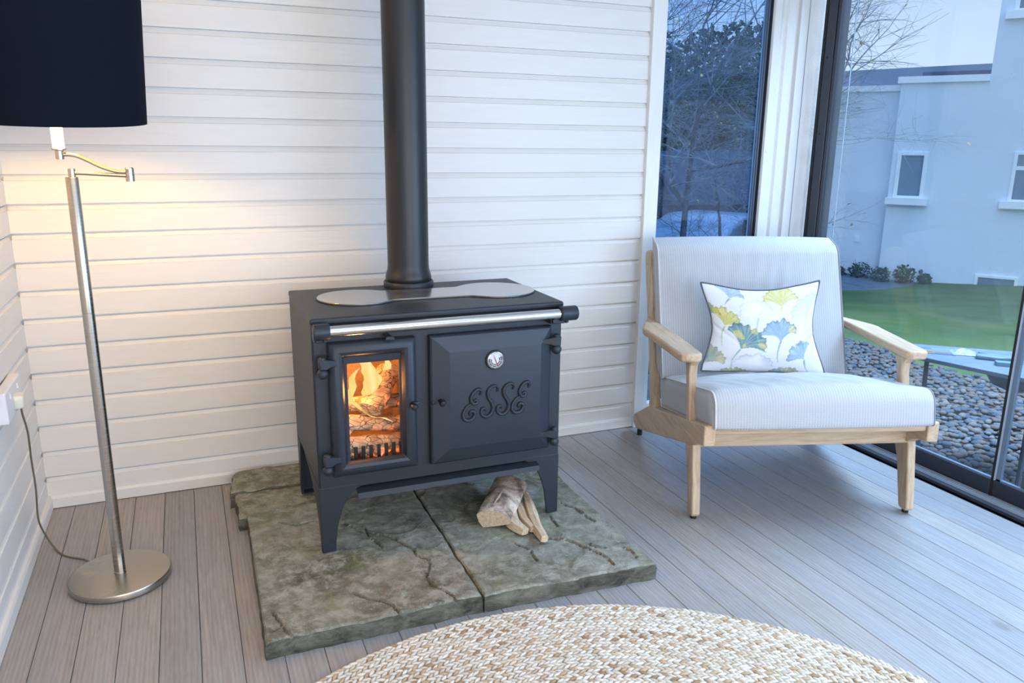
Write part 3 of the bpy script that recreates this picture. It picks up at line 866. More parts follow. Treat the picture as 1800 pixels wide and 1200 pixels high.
# hinges: strap + dome + ball
def hinge(door, px, pz, tx, side):
    m = MB(); y = SF - 0.034
    s = side
    m.loft([[(px - s * 0.012, y - 0.014, pz - 0.018), (px - s * 0.014, y + 0.012, pz - 0.018), (px - s * 0.014, y + 0.012, pz + 0.018), (px - s * 0.014, y - 0.014, pz + 0.018)],
            [(px + s * 0.012, y - 0.016, pz - 0.018), (px + s * 0.012, y + 0.014, pz - 0.018), (px + s * 0.012, y + 0.014, pz + 0.018), (px + s * 0.012, y - 0.016, pz + 0.018)],
            [(px + s * 0.030, y - 0.006, pz - 0.013), (px + s * 0.030, y + 0.012, pz - 0.013), (px + s * 0.030, y + 0.012, pz + 0.013), (px + s * 0.030, y - 0.006, pz + 0.013)],
            [(tx, y - 0.002, pz - 0.009), (tx, y + 0.012, pz - 0.009), (tx, y + 0.012, pz + 0.009), (tx, y - 0.002, pz + 0.009)]])
    h = obj('hinge', m, M['iron'], door, smooth=40, bevel=0.003)
    obj('hinge_pin', MB().ball((px, y, pz + 0.019), 0.0145, 14, 8, (1, 1, 0.7)), M['iron'], h)
    obj('hinge_ball', MB().ball((px, y, pz - 0.034), 0.0195, 16, 10), M['iron'], h)
hinge(dl, 1.039, 0.799, 1.100, 1); hinge(dl, 1.041, 0.438, 1.105, 1)
hinge(dr, 1.938, 0.808, 1.862, -1); hinge(dr, 1.936, 0.427, 1.857, -1)
# knobs
def knob(par, x, z, lever):
    m = MB(); m.lathe([(0.0001, SF - 0.074), (0.009, SF - 0.072), (0.0125, SF - 0.066), (0.0125, SF - 0.058), (0.008, SF - 0.052), (0.007, SF - 0.030)], (x, 0, z), 16, 'y')
    kb = obj('knob', m, M['iron_dark'], par)
    if lever:
        obj('latch', MB().tube([(x, SF - 0.045, z + 0.004), (x + lever, SF - 0.040, z + 0.008)], [0.009, 0.007], 10), M['iron'], kb)
knob(dl, 1.357, 0.616, 0.020); knob(dr, 1.464, 0.617, 0)
obj('bolt', MB().ball((1.440, SF - 0.022, 0.610), 0.009, 12, 8), M['iron'], dr)
# raised letters ESSE: curled strokes
def stroke(pts, r, x0, z0, sx, sz, y):
    P = [(x0 + p[0] * sx, y, z0 + p[1] * sz) for p in pts]
    Q = curve_pts(P, 7); n_ = len(Q)
    rr = [r * (0.6 + 0.55 * math.sin(PI * min(1, max(0, i / (n_ - 1)))) ** 0.8) for i in range(n_)]
    return Q, rr
GE = [[(0.86, 0.80), (0.92, 0.90), (0.84, 1.0), (0.66, 0.98), (0.48, 0.84), (0.42, 0.68), (0.50, 0.56), (0.66, 0.54), (0.74, 0.60), (0.66, 0.66), (0.54, 0.60)],
      [(0.52, 0.56), (0.26, 0.48), (0.06, 0.28), (0.06, 0.10), (0.22, 0.0), (0.46, 0.02), (0.60, 0.14), (0.58, 0.26), (0.44, 0.30), (0.36, 0.22), (0.42, 0.16)]]
GS = [[(0.84, 0.80), (0.90, 0.90), (0.78, 1.0), (0.56, 0.98), (0.38, 0.84), (0.40, 0.64), (0.56, 0.46), (0.64, 0.28), (0.56, 0.10), (0.38, 0.0), (0.16, 0.02), (0.04, 0.14), (0.08, 0.27), (0.22, 0.28), (0.27, 0.19)]]
for i, (g, xo, zo, w_) in enumerate(((GE, 1.546, 0.530, 0.083), (GS, 1.619, 0.537, 0.080), (GS, 1.684, 0.539, 0.080), (GE, 1.745, 0.538, 0.083))):
    m = MB()
    for st in g:
        Q, rr = stroke(st, 0.0086, xo, zo, w_, 0.118, SF - 0.0415)
        m.tube(Q, rr, 8, True, 0.8)
    L_ = obj('raised_letter', m, M['iron'], dr, smooth=60)
# thermometer dial
DX, DZ = 1.677, 0.758; DY = SF - 0.0405
dial = obj('thermometer', MB().lathe([(0.036, DY + 0.002), (0.038, DY - 0.004), (0.036, DY - 0.009), (0.032, DY - 0.010)], (DX, 0, DZ), 40, 'y'), M['iron'], dr)
obj('dial_ring', MB().lathe([(0.033, DY - 0.004), (0.0325, DY - 0.011), (0.030, DY - 0.012), (0.0275, DY - 0.009)], (DX, 0, DZ), 40, 'y'), M['steel'], dial)
obj('dial_face', MB().lathe([(0.0001, DY - 0.008), (0.0285, DY - 0.008)], (DX, 0, DZ), 40, 'y'), flat('dial_white', (0.62, 0.65, 0.68), 0.3), dial)
def sector(a0, a1, r0, r1, y):
    n_ = 8; vs = []
    for i in range(n_ + 1):
        a = math.radians(lerp(a0, a1, i / n_)); vs += [(DX + r0 * math.cos(a), y, DZ + r0 * math.sin(a)), (DX + r1 * math.cos(a), y, DZ + r1 * math.sin(a))]
    return vs, [(2 * i, 2 * i + 1, 2 * i + 3, 2 * i + 2) for i in range(n_)]
m = MB()
for a0, a1 in ((165, 200), (205, 238), (243, 278), (-76, -14), (-8, 28)):
    vs, fs = sector(a0, a1, 0.015, 0.0262, DY - 0.0085); m.add(vs, fs)
obj('dial_scale', m, flat('dial_black', (0.035, 0.04, 0.05), 0.4), dial, smooth=0)
m = MB()
for a0, a1 in ((170, 195), (210, 233), (248, 273), (-70, -20), (-4, 22)):
    vs, fs = sector(a0, a1, 0.019, 0.0222, DY - 0.0088); m.add(vs, fs)
obj('dial_marks', m, flat('dial_mark_white', (0.5, 0.52, 0.54), 0.4), dial, smooth=0)
obj('needle', MB().prism([(DX - 0.0078, DZ + 0.0225), (DX - 0.0012, DZ - 0.001), (DX + 0.0075, DZ - 0.0205), (DX + 0.0098, DZ - 0.0195), (DX + 0.0014, DZ + 0.001)], DY - 0.0105, DY - 0.0095, 'y'), flat('needle_red', (0.6, 0.03, 0.03), 0.4), dial, smooth=0)
# towel rail with brackets
RY, RZ = -0.976, 0.919
obj('towel_rail', MB().tube([(1.060, RY, RZ), (1.950, RY, RZ)], 0.0190, 28), M['steel'], stove)
for (a, b) in ((1.008, 1.066), (1.936, 2.008)):
    br_ = obj('rail_bracket', MB().lathe([(0.0001, a), (0.0255, a + 0.001), (0.0285, a + 0.005), (0.0285, b - 0.005), (0.026, b - 0.001), (0.0185, b)], (0, RY, RZ), 28, 'x'), M['iron'], stove)
    c0, c1 = (a + 0.006, a + 0.048) if a < 1.5 else (a - 0.034, a + 0.040)
    obj('bracket_foot', MB().box(c0, c1, RY + 0.004, SF + 0.002, RZ - 0.040, RZ - 0.012).box(c0 + 0.004, c0 + 0.014, RY - 0.008, RY + 0.01, RZ - 0.036, RZ - 0.02).box(c1 - 0.014, c1 - 0.003, RY - 0.008, RY + 0.01, RZ - 0.036, RZ - 0.02), M['iron'], br_, smooth=0, bevel=0.003)
obj('air_control', MB().box(1.262, 1.284, SF - 0.05, SF, 0.878, 0.884).prism([(1.258, 0.872), (1.290, 0.869), (1.294, 0.877), (1.284, 0.884), (1.262, 0.884)], SF - 0.054, SF - 0.044, 'y'), M['iron'], stove, smooth=30, bevel=0.002)
# ash lip below the doors
obj('ash_tray', MB().prism([(SF - 0.012, 0.300), (SF - 0.030, 0.296), (SF - 0.034, 0.276), (SF - 0.028, 0.274), (SF - 0.022, 0.290), (SF + 0.05, 0.297), (SF + 0.45, 0.300), (SF + 0.45, 0.305), (SF, 0.304)], 1.146, 1.876, 'x'), M['iron'], stove, smooth=30)
# firebox
fb = MB(); BX0, BX1, BY1, BZ0, BZ1 = 1.075, 1.385, -0.52, 0.385, 0.83
fb.box(BX0, BX1, BY1, BY1 + 0.02, BZ0, BZ1 - 0.10)
fb.box(BX0 - 0.02, BX0, SF + 0.013, BY1, BZ0, BZ1); fb.box(BX1, BX1 + 0.02, SF + 0.013, BY1, BZ0, BZ1)
fb.box(BX0, BX1, SF + 0.013, BY1, BZ0 - 0.02, BZ0)
fb.prism([(SF + 0.10, BZ1 - 0.03), (BY1, BZ1 - 0.115), (BY1, BZ1 - 0.095), (SF + 0.10, BZ1 - 0.01)], BX0, BX1, 'x'); fb.box(BX0, BX1, SF + 0.013, BY1, BZ1, BZ1 + 0.01)
fbo = obj('firebox', fb, M['firebrick'], stove, smooth=0)
for i in range(5):
    obj('air_hole', MB().lathe([(0.0001, BY1 - 0.001), (0.006, BY1 - 0.001), (0.006, BY1 + 0.004)], (1.10 + i * 0.055, 0, 0.700), 12, 'y'), M['iron_dark'], fbo, smooth=0)
for i in range(8):
    xg = 1.118 + i * 0.0285
    obj('grate_bar', MB().box(xg, xg + 0.0135, SF + 0.016, SF + 0.024, 0.390, 0.458), M['iron_dark'], stove, smooth=0, bevel=0.001)
# burning logs: things of their own lying in the firebox
def rough_log(p0, p1, r, seed, n=14, m_=18, flat_=0.8, amp=0.16):
    p0, p1 = Vector(p0), Vector(p1); t = (p1 - p0).normalized(); a = t.cross(Vector((0, 0, 1))).normalized(); b = a.cross(t)
    rings = []
    for i in range(m_ + 1):
        s = i / m_; c = p0.lerp(p1, s)
        ring = []
        for k_ in range(n):
            an = 2 * PI * k_ / n
            rr_ = r * (1 + amp * noise.noise(Vector((math.cos(an) * 1.3, math.sin(an) * 1.3, s * 5 + seed))) + 0.5 * amp * noise.noise(Vector((math.cos(an) * 4, math.sin(an) * 4, s * 14 + seed))))
            ring.append(c + a * rr_ * math.cos(an) + b * rr_ * flat_ * math.sin(an))
        rings.append(ring)
    return MB().loft(rings)
LG = [((1.10, -0.86, 0.452), (1.375, -0.80, 0.420), 0.040, 'burning', 'ash crusted log at the front of the fire behind the grate'),
      ((1.09, -0.80, 0.528), (1.375, -0.74, 0.470), 0.038, 'burning', 'pale cracked log lying across the middle of the fire'),
      ((1.08, -0.72, 0.562), (1.375, -0.68, 0.548), 0.036, 'burning', 'charred log lying at the rear of the burning pile'),
      ((1.225, -0.80, 0.560), (1.345, -0.66, 0.668), 0.050, 'burning', 'burning log standing tilted on top of the fire'),
      ((1.09, -0.83, 0.482), (1.165, -0.76, 0.505), 0.036, 'ember', 'red glowing ember chunk at the left of the fire')]
for i, (a, b, r, mt, lb) in enumerate(LG):
    o = obj('burning_log', rough_log(a, b, r, i * 3.1), M[mt], None, loc=((a[0] + b[0]) / 2, (a[1] + b[1]) / 2, (a[2] + b[2]) / 2 - r), smooth=50)
    tag(o, lb, 'log', 'logs burning in the stove')
em = MB()
for i in range(46):
    x = random.uniform(1.10, 1.36); y = random.uniform(-0.89, -0.70)
    em.ball((x, y, 0.392 + random.uniform(0, 0.014) + (0.02 if y < -0.84 else 0)), random.uniform(0.010, 0.02), 7, 5)
o = obj('ember_bed', em, M['ember'], None, loc=(1.23, -0.8, 0.386), smooth=60); tag(o, 'bed of glowing orange embers on the stove grate', 'embers', kind='stuff')
# flames
def flame(base, pts, rads, seed):
    Q = curve_pts([(base[0] + p[0], base[1] + p[1], base[2] + p[2]) for p in pts], 8)
    rr = []
    for i in range(len(Q)):
        t = i / (len(Q) - 1) * (len(rads) - 1); k_ = min(int(t), len(rads) - 2)
        rr.append(lerp(rads[k_], rads[k_ + 1], t - k_))
    m = MB(); rings = []
    for i, (q, r) in enumerate(zip(Q, rr)):
        ring = []
        for k_ in range(16):
            a = 2 * PI * k_ / 16
            w_ = 1 + 0.22 * noise.noise(Vector((math.cos(a) * 1.2, math.sin(a) * 1.2, i * 0.25 + seed)))
            ring.append((q.x + r * w_ * math.cos(a), q.y + r * 0.35 * w_ * math.sin(a), q.z))
        rings.append(ring)
    m.loft(rings); return m
FLM = [((1.235, -0.775, 0.565), [(0.02, 0, 0), (0.0, 0, 0.05), (0.015, 0, 0.10), (0.005, 0.01, 0.145), (-0.018, 0.01, 0.20), (-0.014, 0.01, 0.235)], [0.004, 0.026, 0.036, 0.028, 0.014, 0.001], 'tall pale yellow flame in the middle of the fire'),
       ((1.180, -0.795, 0.565), [(0.05, 0, -0.03), (0.0, 0, 0.02), (-0.026, 0, 0.05), (-0.010, 0, 0.09), (-0.010, 0, 0.13), (0.02, 0.0, 0.165)], [0.002, 0.010, 0.017, 0.014, 0.011, 0.001], 'curling yellow flame at the left of the fire'),
       ((1.325, -0.70, 0.650), [(0.02, 0, 0), (0.0, 0, 0.03), (0.004, 0, 0.06), (-0.008, 0, 0.09)], [0.004, 0.018, 0.012, 0.001], 'small flame licking the right side of the firebox'),
       ((1.215, -0.835, 0.555), [(0, 0, 0.0), (0.03, 0, -0.015), (0.06, 0, -0.02), (0.095, 0, -0.04)], [0.002, 0.006, 0.007, 0.002], 'thin flame running along the cracked log')]
for i, (b, p, r, lb) in enumerate(FLM):
    tag(obj('flame', flame(b, p, r, i * 2.7), M['flame'], None, loc=b, smooth=179), lb, 'flame', 'flames in the stove')
ld = bpy.data.lights.new('fire_light', 'POINT'); ld.energy = 3.4; ld.color = (1.0, 0.42, 0.10); ld.shadow_soft_size = 0.04
lo = bpy.data.objects.new('fire_light', ld); C.objects.link(lo); lo.location = (1.165, -0.700, 0.730)
ld = bpy.data.lights.new('ember_light', 'POINT'); ld.energy = 1.9; ld.color = (1.0, 0.38, 0.09); ld.shadow_soft_size = 0.03
lo = bpy.data.objects.new('ember_light', ld); C.objects.link(lo); lo.location = (1.20, -0.885, 0.66)

# ================================================================== FIREWOOD on the hearth
ZS = 0.066
def big_log():
    # half-round split log: bark on top, flat split underside
    p0, p1 = Vector((1.672, -0.975, ZS + 0.040)), Vector((1.842, -0.735, ZS + 0.066))
    t = (p1 - p0).normalized(); a = t.cross(Vector((0, 0, 1))).normalized(); b = a.cross(t)
    prof = [(-0.072, 0.012), (-0.062, 0.026), (-0.035, 0.038), (0.0, 0.040), (0.035, 0.032), (0.064, 0.012), (0.071, -0.002), (0.064, -0.012), (0.02, -0.024), (-0.03, -0.038), (-0.046, -0.040), (-0.062, -0.018)]
    rings = []; m_ = 26
    for i in range(m_ + 1):
        s = i / m_; ring = []
        for k_, (u, v) in enumerate(prof):
            j = 0.0035 * noise.noise(Vector((k_ * 0.8, s * 9, 3.3))) + 0.002 * noise.noise(Vector((k_ * 2.0, s * 30, 1.3)))
            e_ = 0.006 * noise.noise(Vector((k_ * 0.9, 7.7, 0))) if i in (0, m_) else 0
            ring.append(p0.lerp(p1, s) + t * e_ + a * (u * (1 + j * 8)) + b * (v + j))
        rings.append(ring)
    m = MB(); n = len(prof)
    m.loft(rings, True, False); 
    m.mat = 1; m.add([p for p in rings[0]], [list(range(n - 1, -1, -1))]); m.add([p for p in rings[-1]], [list(range(n))])
    return m, (p0, p1, a, b, t)
mb_, (p0, p1, a_, b_, t_) = big_log()
lg = obj('firewood_log', mb_, [M['bark'], M['log_end']], None, loc=(1.755, -0.855, ZS), smooth=50)
tag(lg, 'thick half round split log with mottled bark leaning over two thin sticks', 'log', 'firewood on the hearth')
# pale gouge in the bark
g0 = p0.lerp(p1, 0.20) + b_ * 0.0405 - a_ * 0.012; g1 = p0.lerp(p1, 0.62) + b_ * 0.0400 - a_ * 0.004
obj('bark_scar', MB().tube([g0, g0.lerp(g1, 0.4), g1], [0.002, 0.0065, 0.001], 8, True, 0.35), M['split'], lg)
def stick(pts, w, h, seed, mat='split'):
    Q = curve_pts(pts, 6); rings = []
    for i, q in enumerate(Q):
        t = (Q[min(i + 1, len(Q) - 1)] - Q[max(i - 1, 0)]).normalized(); a = t.cross(Vector((0, 0, 1))).normalized(); b = a.cross(t)
        s = i / (len(Q) - 1); tp = 0.75 + 0.35 * math.sin(PI * min(1, s * 1.1)) 
        pr = [(-1, -0.7), (-0.75, 0.75), (0.15, 1.0), (1.0, 0.25), (0.8, -0.9), (0, -1)]
        rings.append([q + a * (u * w * tp * (1 + 0.12 * noise.noise(Vector((k_, s * 4, seed))))) + b * (v * h * tp * (1 + 0.12 * noise.noise(Vector((k_, s * 5, seed + 4))))) for k_, (u, v) in enumerate(pr)])
    return MB().loft(rings)
S = [([(1.765, -1.075, ZS + 0.022), (1.745, -1.0, ZS + 0.028), (1.770, -0.90, ZS + 0.030), (1.800, -0.80, ZS + 0.030)], 0.024, 0.022, 'short split stick with a dark knot beside the big log'),
     ([(1.803, -1.062, ZS + 0.018), (1.800, -0.98, ZS + 0.022), (1.822, -0.88, ZS + 0.026), (1.835, -0.795, ZS + 0.024)], 0.018, 0.020, 'pale split stick in the middle of the firewood on the hearth'),
     ([(1.812, -1.150, ZS + 0.018), (1.822, -1.05, ZS + 0.022), (1.845, -0.95, ZS + 0.030), (1.868, -0.86, ZS + 0.034), (1.885, -0.795, ZS + 0.034)], 0.020, 0.021, 'long thin split stick nearest the right front stove leg')]
for i, (p, w, h, lb) in enumerate(S):
    o = obj('firewood_stick', stick(p, w, h, i * 5.0), M['split'], None, loc=(p[1][0], p[1][1], ZS), smooth=30)
    tag(o, lb, 'firewood', 'firewood on the hearth')
    if i == 0:
        obj('knot', MB().ball((1.738, -1.012, ZS + 0.045), 0.005, 8, 6, (1, 1, 0.5)), M['iron_dark'], o)

# ================================================================== FLOOR LAMP
LX, LY = 0.318, -0.722
lamp = empty('floor_lamp', (LX, LY, 0))
tag(lamp, 'satin nickel swing arm floor lamp with a navy drum shade beside the left wall', 'lamp')
obj('base', MB().lathe([(0.0001, 0.030), (0.160, 0.030), (0.167, 0.028), (0.169, 0.024), (0.169, 0.006), (0.164, 0.004), (0.0001, 0.004)], (LX, LY, 0), 72), M['nickel'], lamp)
obj('base_pad', MB().lathe([(0.0001, 0.005), (0.155, 0.005), (0.155, 0.0), (0.0001, 0.0)], (LX, LY, 0), 48), M['black_rubber'], lamp)
obj('pole', MB().lathe([(0.0205, 0.030), (0.0205, 0.034), (0.0190, 0.036), (0.0190, 0.517), (0.0182, 0.518), (0.0182, 0.520), (0.0190, 0.521), (0.0190, 0.985), (0.0182, 0.986), (0.0182, 0.988), (0.0190, 0.989), (0.0190, 1.428), (0.018, 1.430), (0.0001, 1.430)], (LX, LY, 0), 32), M['nickel'], lamp)
obj('pole_cap', MB().lathe([(0.011, 1.428), (0.011, 1.456), (0.0001, 1.457)], (LX + 0.002, LY, 0), 20), M['nickel'], lamp)
PX, PY = 0.487, -0.722
obj('lower_arm', MB().tube([(LX + 0.004, LY, 1.4435), (PX, PY, 1.4330)], 0.0062, 14), M['nickel'], lamp)
obj('pivot', MB().lathe([(0.0001, 1.415), (0.0135, 1.415), (0.0135, 1.4355), (0.0128, 1.436), (0.0135, 1.4365), (0.0135, 1.457), (0.011, 1.460), (0.0001, 1.460)], (PX, PY, 0), 24), M['nickel'], lamp)
CXL, CYL = 0.292, -0.722
obj('upper_arm', MB().tube(curve_pts([(PX, PY, 1.446), (0.450, PY, 1.447), (0.405, PY, 1.462), (0.355, PY, 1.489), (0.325, PY, 1.499), (CXL, CYL, 1.499)], 8), 0.0062, 14), M['nickel'], lamp)
tilt = Matrix.Translation((CXL, CYL, 1.49)) @ Matrix.Rotation(math.radians(4.5), 4, 'X') @ Matrix.Rotation(math.radians(0.5), 4, 'Y') @ Matrix.Translation((-CXL, -CYL, -1.49))
def tilted(mb):
    mb.v = [tuple(tilt @ Vector(v)) for v in mb.v]; return mb
obj('socket', tilted(MB().lathe([(0.0001, 1.486), (0.0125, 1.486), (0.0125, 1.512), (0.021, 1.515), (0.021, 1.519), (0.016, 1.520)], (CXL, CYL, 0), 24)), M['nickel'], lamp)
obj('candle_tube', tilted(MB().lathe([(0.0172, 1.519), (0.0172, 1.66), (0.0001, 1.661)], (CXL, CYL, 0), 24)), M['candle'], lamp)
obj('bulb', tilted(MB().ball((CXL, CYL, 1.715), 0.030, 20, 14, (1, 1, 1.35))), M['bulb'], lamp)
sh = MB()
sh.lathe([(0.2570, 1.605), (0.2575, 1.60), (0.261, 1.60), (0.2615, 1.605), (0.2760, 1.985), (0.2755, 1.99), (0.272, 1.99), (0.2715, 1.985)], (CXL, CYL, 0), 96)
sho = obj('lamp_shade', tilted(sh), M['shade'], lamp)
lin = MB(); lin.lathe([(0.2570, 1.6005), (0.2715, 1.989)], (CXL, CYL, 0), 96)
obj('shade_lining', tilted(lin), M['shade_lining'], sho)
rg = MB()
for k_ in range(3):
    a = 2 * PI * k_ / 3 + 0.5
    rg.tube([(CXL + 0.017 * math.cos(a), CYL + 0.017 * math.sin(a), 1.655), (CXL + 0.249 * math.cos(a), CYL + 0.249 * math.sin(a), 1.655)], 0.002, 6)
obj('shade_carrier', tilted(rg), M['nickel'], sho)
ld = bpy.data.lights.new('lamp_light', 'POINT'); ld.energy = 25.0; ld.color = (1.0, 0.57, 0.12); ld.shadow_soft_size = 0.035
lo = bpy.data.objects.new('lamp_light', ld); C.objects.link(lo); lo.location = tilt @ Vector((CXL + 0.045, CYL, 1.715))

# ================================================================== SOCKET, PLUG, CORD
sk = obj('wall_socket', MB().box(0.0, 0.036, -0.665, -0.395, 0.608, 0.7195), M['white_plastic'], None, loc=(0, -0.53, 0.66), smooth=0, bevel=0.006, seg=3)
tag(sk, 'white surface mounted double wall socket on the left wall', 'socket')
for yy in (-0.60, -0.47):
    obj('rocker_switch', MB().prism([(0.036, 0.700), (0.036, 0.682), (0.0415, 0.684), (0.039, 0.700)], yy - 0.007, yy + 0.007, 'y'), M['white_plastic'], sk, smooth=0, bevel=0.001)
pl = MB()
pl.loft([[(0.034, y_, z_) for y_, z_ in ((-0.548, 0.6255), (-0.500, 0.6255), (-0.494, 0.660), (-0.500, 0.676), (-0.548, 0.676), (-0.554, 0.660))],
         [(0.050, y_, z_) for y_, z_ in ((-0.548, 0.6255), (-0.500, 0.6255), (-0.494, 0.660), (-0.500, 0.676), (-0.548, 0.676), (-0.554, 0.660))],
         [(0.064, y_, z_) for y_, z_ in ((-0.543, 0.628), (-0.505, 0.628), (-0.500, 0.658), (-0.505, 0.670), (-0.543, 0.670), (-0.548, 0.658))]])

cord = obj('power_cord', MB().tube(curve_pts([(0.050, -0.524, 0.628), (0.050, -0.522, 0.600), (0.054, -0.500, 0.52), (0.045, -0.46, 0.40), (0.042, -0.44, 0.28), (0.030, -0.41, 0.14), (0.045, -0.385, 0.05), (0.066, -0.395, 0.010), (0.090, -0.44, 0.0035), (0.125, -0.485, 0.0035), (0.185, -0.531, 0.0035), (0.225, -0.60, 0.0035)], 8), 0.0034, 10), M['cable'], lamp)
obj('plug', pl, M['cream_plastic'], cord, smooth=30, bevel=0.004)['label'] = 'cream three pin plug pushed into the white socket'

# ================================================================== LOUNGE CHAIR (local frame: x = across, y = back, z = up)
CH_ANG = -math.atan2(0.307, 0.952)
chair = empty('lounge_chair', (2.554, -1.057, 0), CH_ANG)
tag(chair, 'low teak lounge chair with light grey seat and back cushions', 'chair')
CW = 0.953
def mir(u): return CW - u
def part(name, mb, mat, parent=None, **kw): return obj(name, mb, mat, parent or chair, local=True, **kw)
def side(sgn, uu):   # uu -> actual
    f = (lambda a: a) if sgn == 0 else mir
    rail = [(-0.132, 0.372), (-0.130, 0.452), (-0.122, 0.458), (0.02, 0.424), (0.136, 0.394), (0.40, 0.330), (0.62, 0.276), (0.66, 0.276), (0.735, 0.252), (0.80, 0.222), (1.03, 0.106), (1.048, 0.088), (1.046, 0.064), (1.03, 0.050), (0.985, 0.042), (0.96, 0.044), (0.114, 0.292), (0.06, 0.302), (0.02, 0.316), (-0.03, 0.345), (-0.075, 0.362)]
    part('side_rail', MB().prism(rail, f(-0.018), f(0.030), 'x'), M['teak_y'], smooth=30, bevel=0.009, seg=3)
    # front leg, floor to armrest
    lg_ = [(-0.036, 0.016), (-0.044, 0.030), (-0.030, 0.12), (-0.004, 0.26), (0.004, 0.31), (0.060, 0.395), (0.074, 0.405), (0.122, 0.600), (0.118, 0.640), (0.095, 0.666), (0.205, 0.666), (0.180, 0.640), (0.168, 0.610), (0.118, 0.395), (0.102, 0.300), (0.108, 0.285), (0.075, 0.22), (0.035, 0.08), (0.018, 0.022), (0.010, 0.016)]
    part('front_leg', MB().prism(lg_, f(-0.0165), f(0.0205), 'x'), M['teak_z'], smooth=30, bevel=0.006, seg=3)
    bp = [(0.640, 0.270), (0.655, 0.32), (0.731, 0.590), (0.862, 0.995), (0.876, 1.018), (0.905, 1.030), (0.950, 1.022), (0.972, 1.000), (0.974, 0.970), (0.822, 0.580), (0.740, 0.300), (0.745, 0.25)]
    part('back_post', MB().prism(bp, f(-0.0165), f(0.0205), 'x'), M['teak_z'], smooth=30, bevel=0.006, seg=3)
    arm = [(0.020, 0.085), (0.028, 0.100), (0.026, 0.22), (0.006, 0.60), (0.000, 0.80), (-0.030, 0.81), (-0.085, 0.665), (-0.106, 0.600), (-0.108, 0.560), (-0.102, 0.520), (-0.070, 0.105), (-0.062, 0.085), (-0.045, 0.075), (0.005, 0.075)]
    part('armrest', MB().prism([(f(u), w) for u, w in arm], 0.664, 0.702, 'z'), M['teak_y'], smooth=30, bevel=0.010, seg=3)
    part('foot_pad', MB().lathe([(0.0001, 0.0), (0.014, 0.0), (0.014, 0.018), (0.0001, 0.018)], (f(0.002), -0.012, 0), 16), M['black_rubber'], smooth=40)
    part('foot_pad', MB().lathe([(0.0001, 0.0), (0.014, 0.0), (0.014, 0.046), (0.0001, 0.046)], (f(0.006), 0.985, 0), 16), M['black_rubber'], smooth=40)
    part('screw', MB().lathe([(0.0001, f(-0.0185)), (0.006, f(-0.018)), (0.007, f(-0.0165))], (0, 0.925, 0.955), 12, 'x'), M['steel'], smooth=40)
    part('screw', MB().lathe([(0.0001, f(-0.0185)), (0.006, f(-0.018)), (0.007, f(-0.0165))], (0, 0.738, 0.43), 12, 'x'), M['steel'], smooth=40)
side(0, 0); side(1, 0)
ra, rb = 0.028, mir(0.028)
part('front_rail', MB().prism([(-0.118, 0.415), (-0.118, 0.440), (-0.06, 0.430), (-0.06, 0.405)], ra, rb, 'x'), M['teak'], smooth=30, bevel=0.005)
cr = part('cross_rail', MB().prism([(0.012, 0.312), (0.012, 0.384), (0.040, 0.380), (0.040, 0.308)], 0.018, mir(0.018), 'x'), M['teak'], smooth=30, bevel=0.004)
part('maker_plate', MB().box(0.425, 0.485, 0.0085, 0.013, 0.366, 0.378), M['iron_dark'], cr, smooth=0, bevel=0.003)
for i in range(6):
    w_ = 0.10 + i * 0.095
    part('seat_slat', MB().prism([(w_, 0.402 - 0.215 * (w_ + 0.0)), (w_ + 0.06, 0.402 - 0.215 * (w_ + 0.06)), (w_ + 0.06, 0.414 - 0.215 * (w_ + 0.06)), (w_, 0.414 - 0.215 * w_)], ra, rb, 'x'), M['teak'], smooth=0, bevel=0.003)
for z_ in (0.50, 0.68, 0.86):
    w_ = 0.70 + (z_ - 0.5) * 0.315
    part('back_slat', MB().box(0.018, mir(0.018), w_, w_ + 0.02, z_, z_ + 0.06), M['teak'], smooth=0, bevel=0.003)

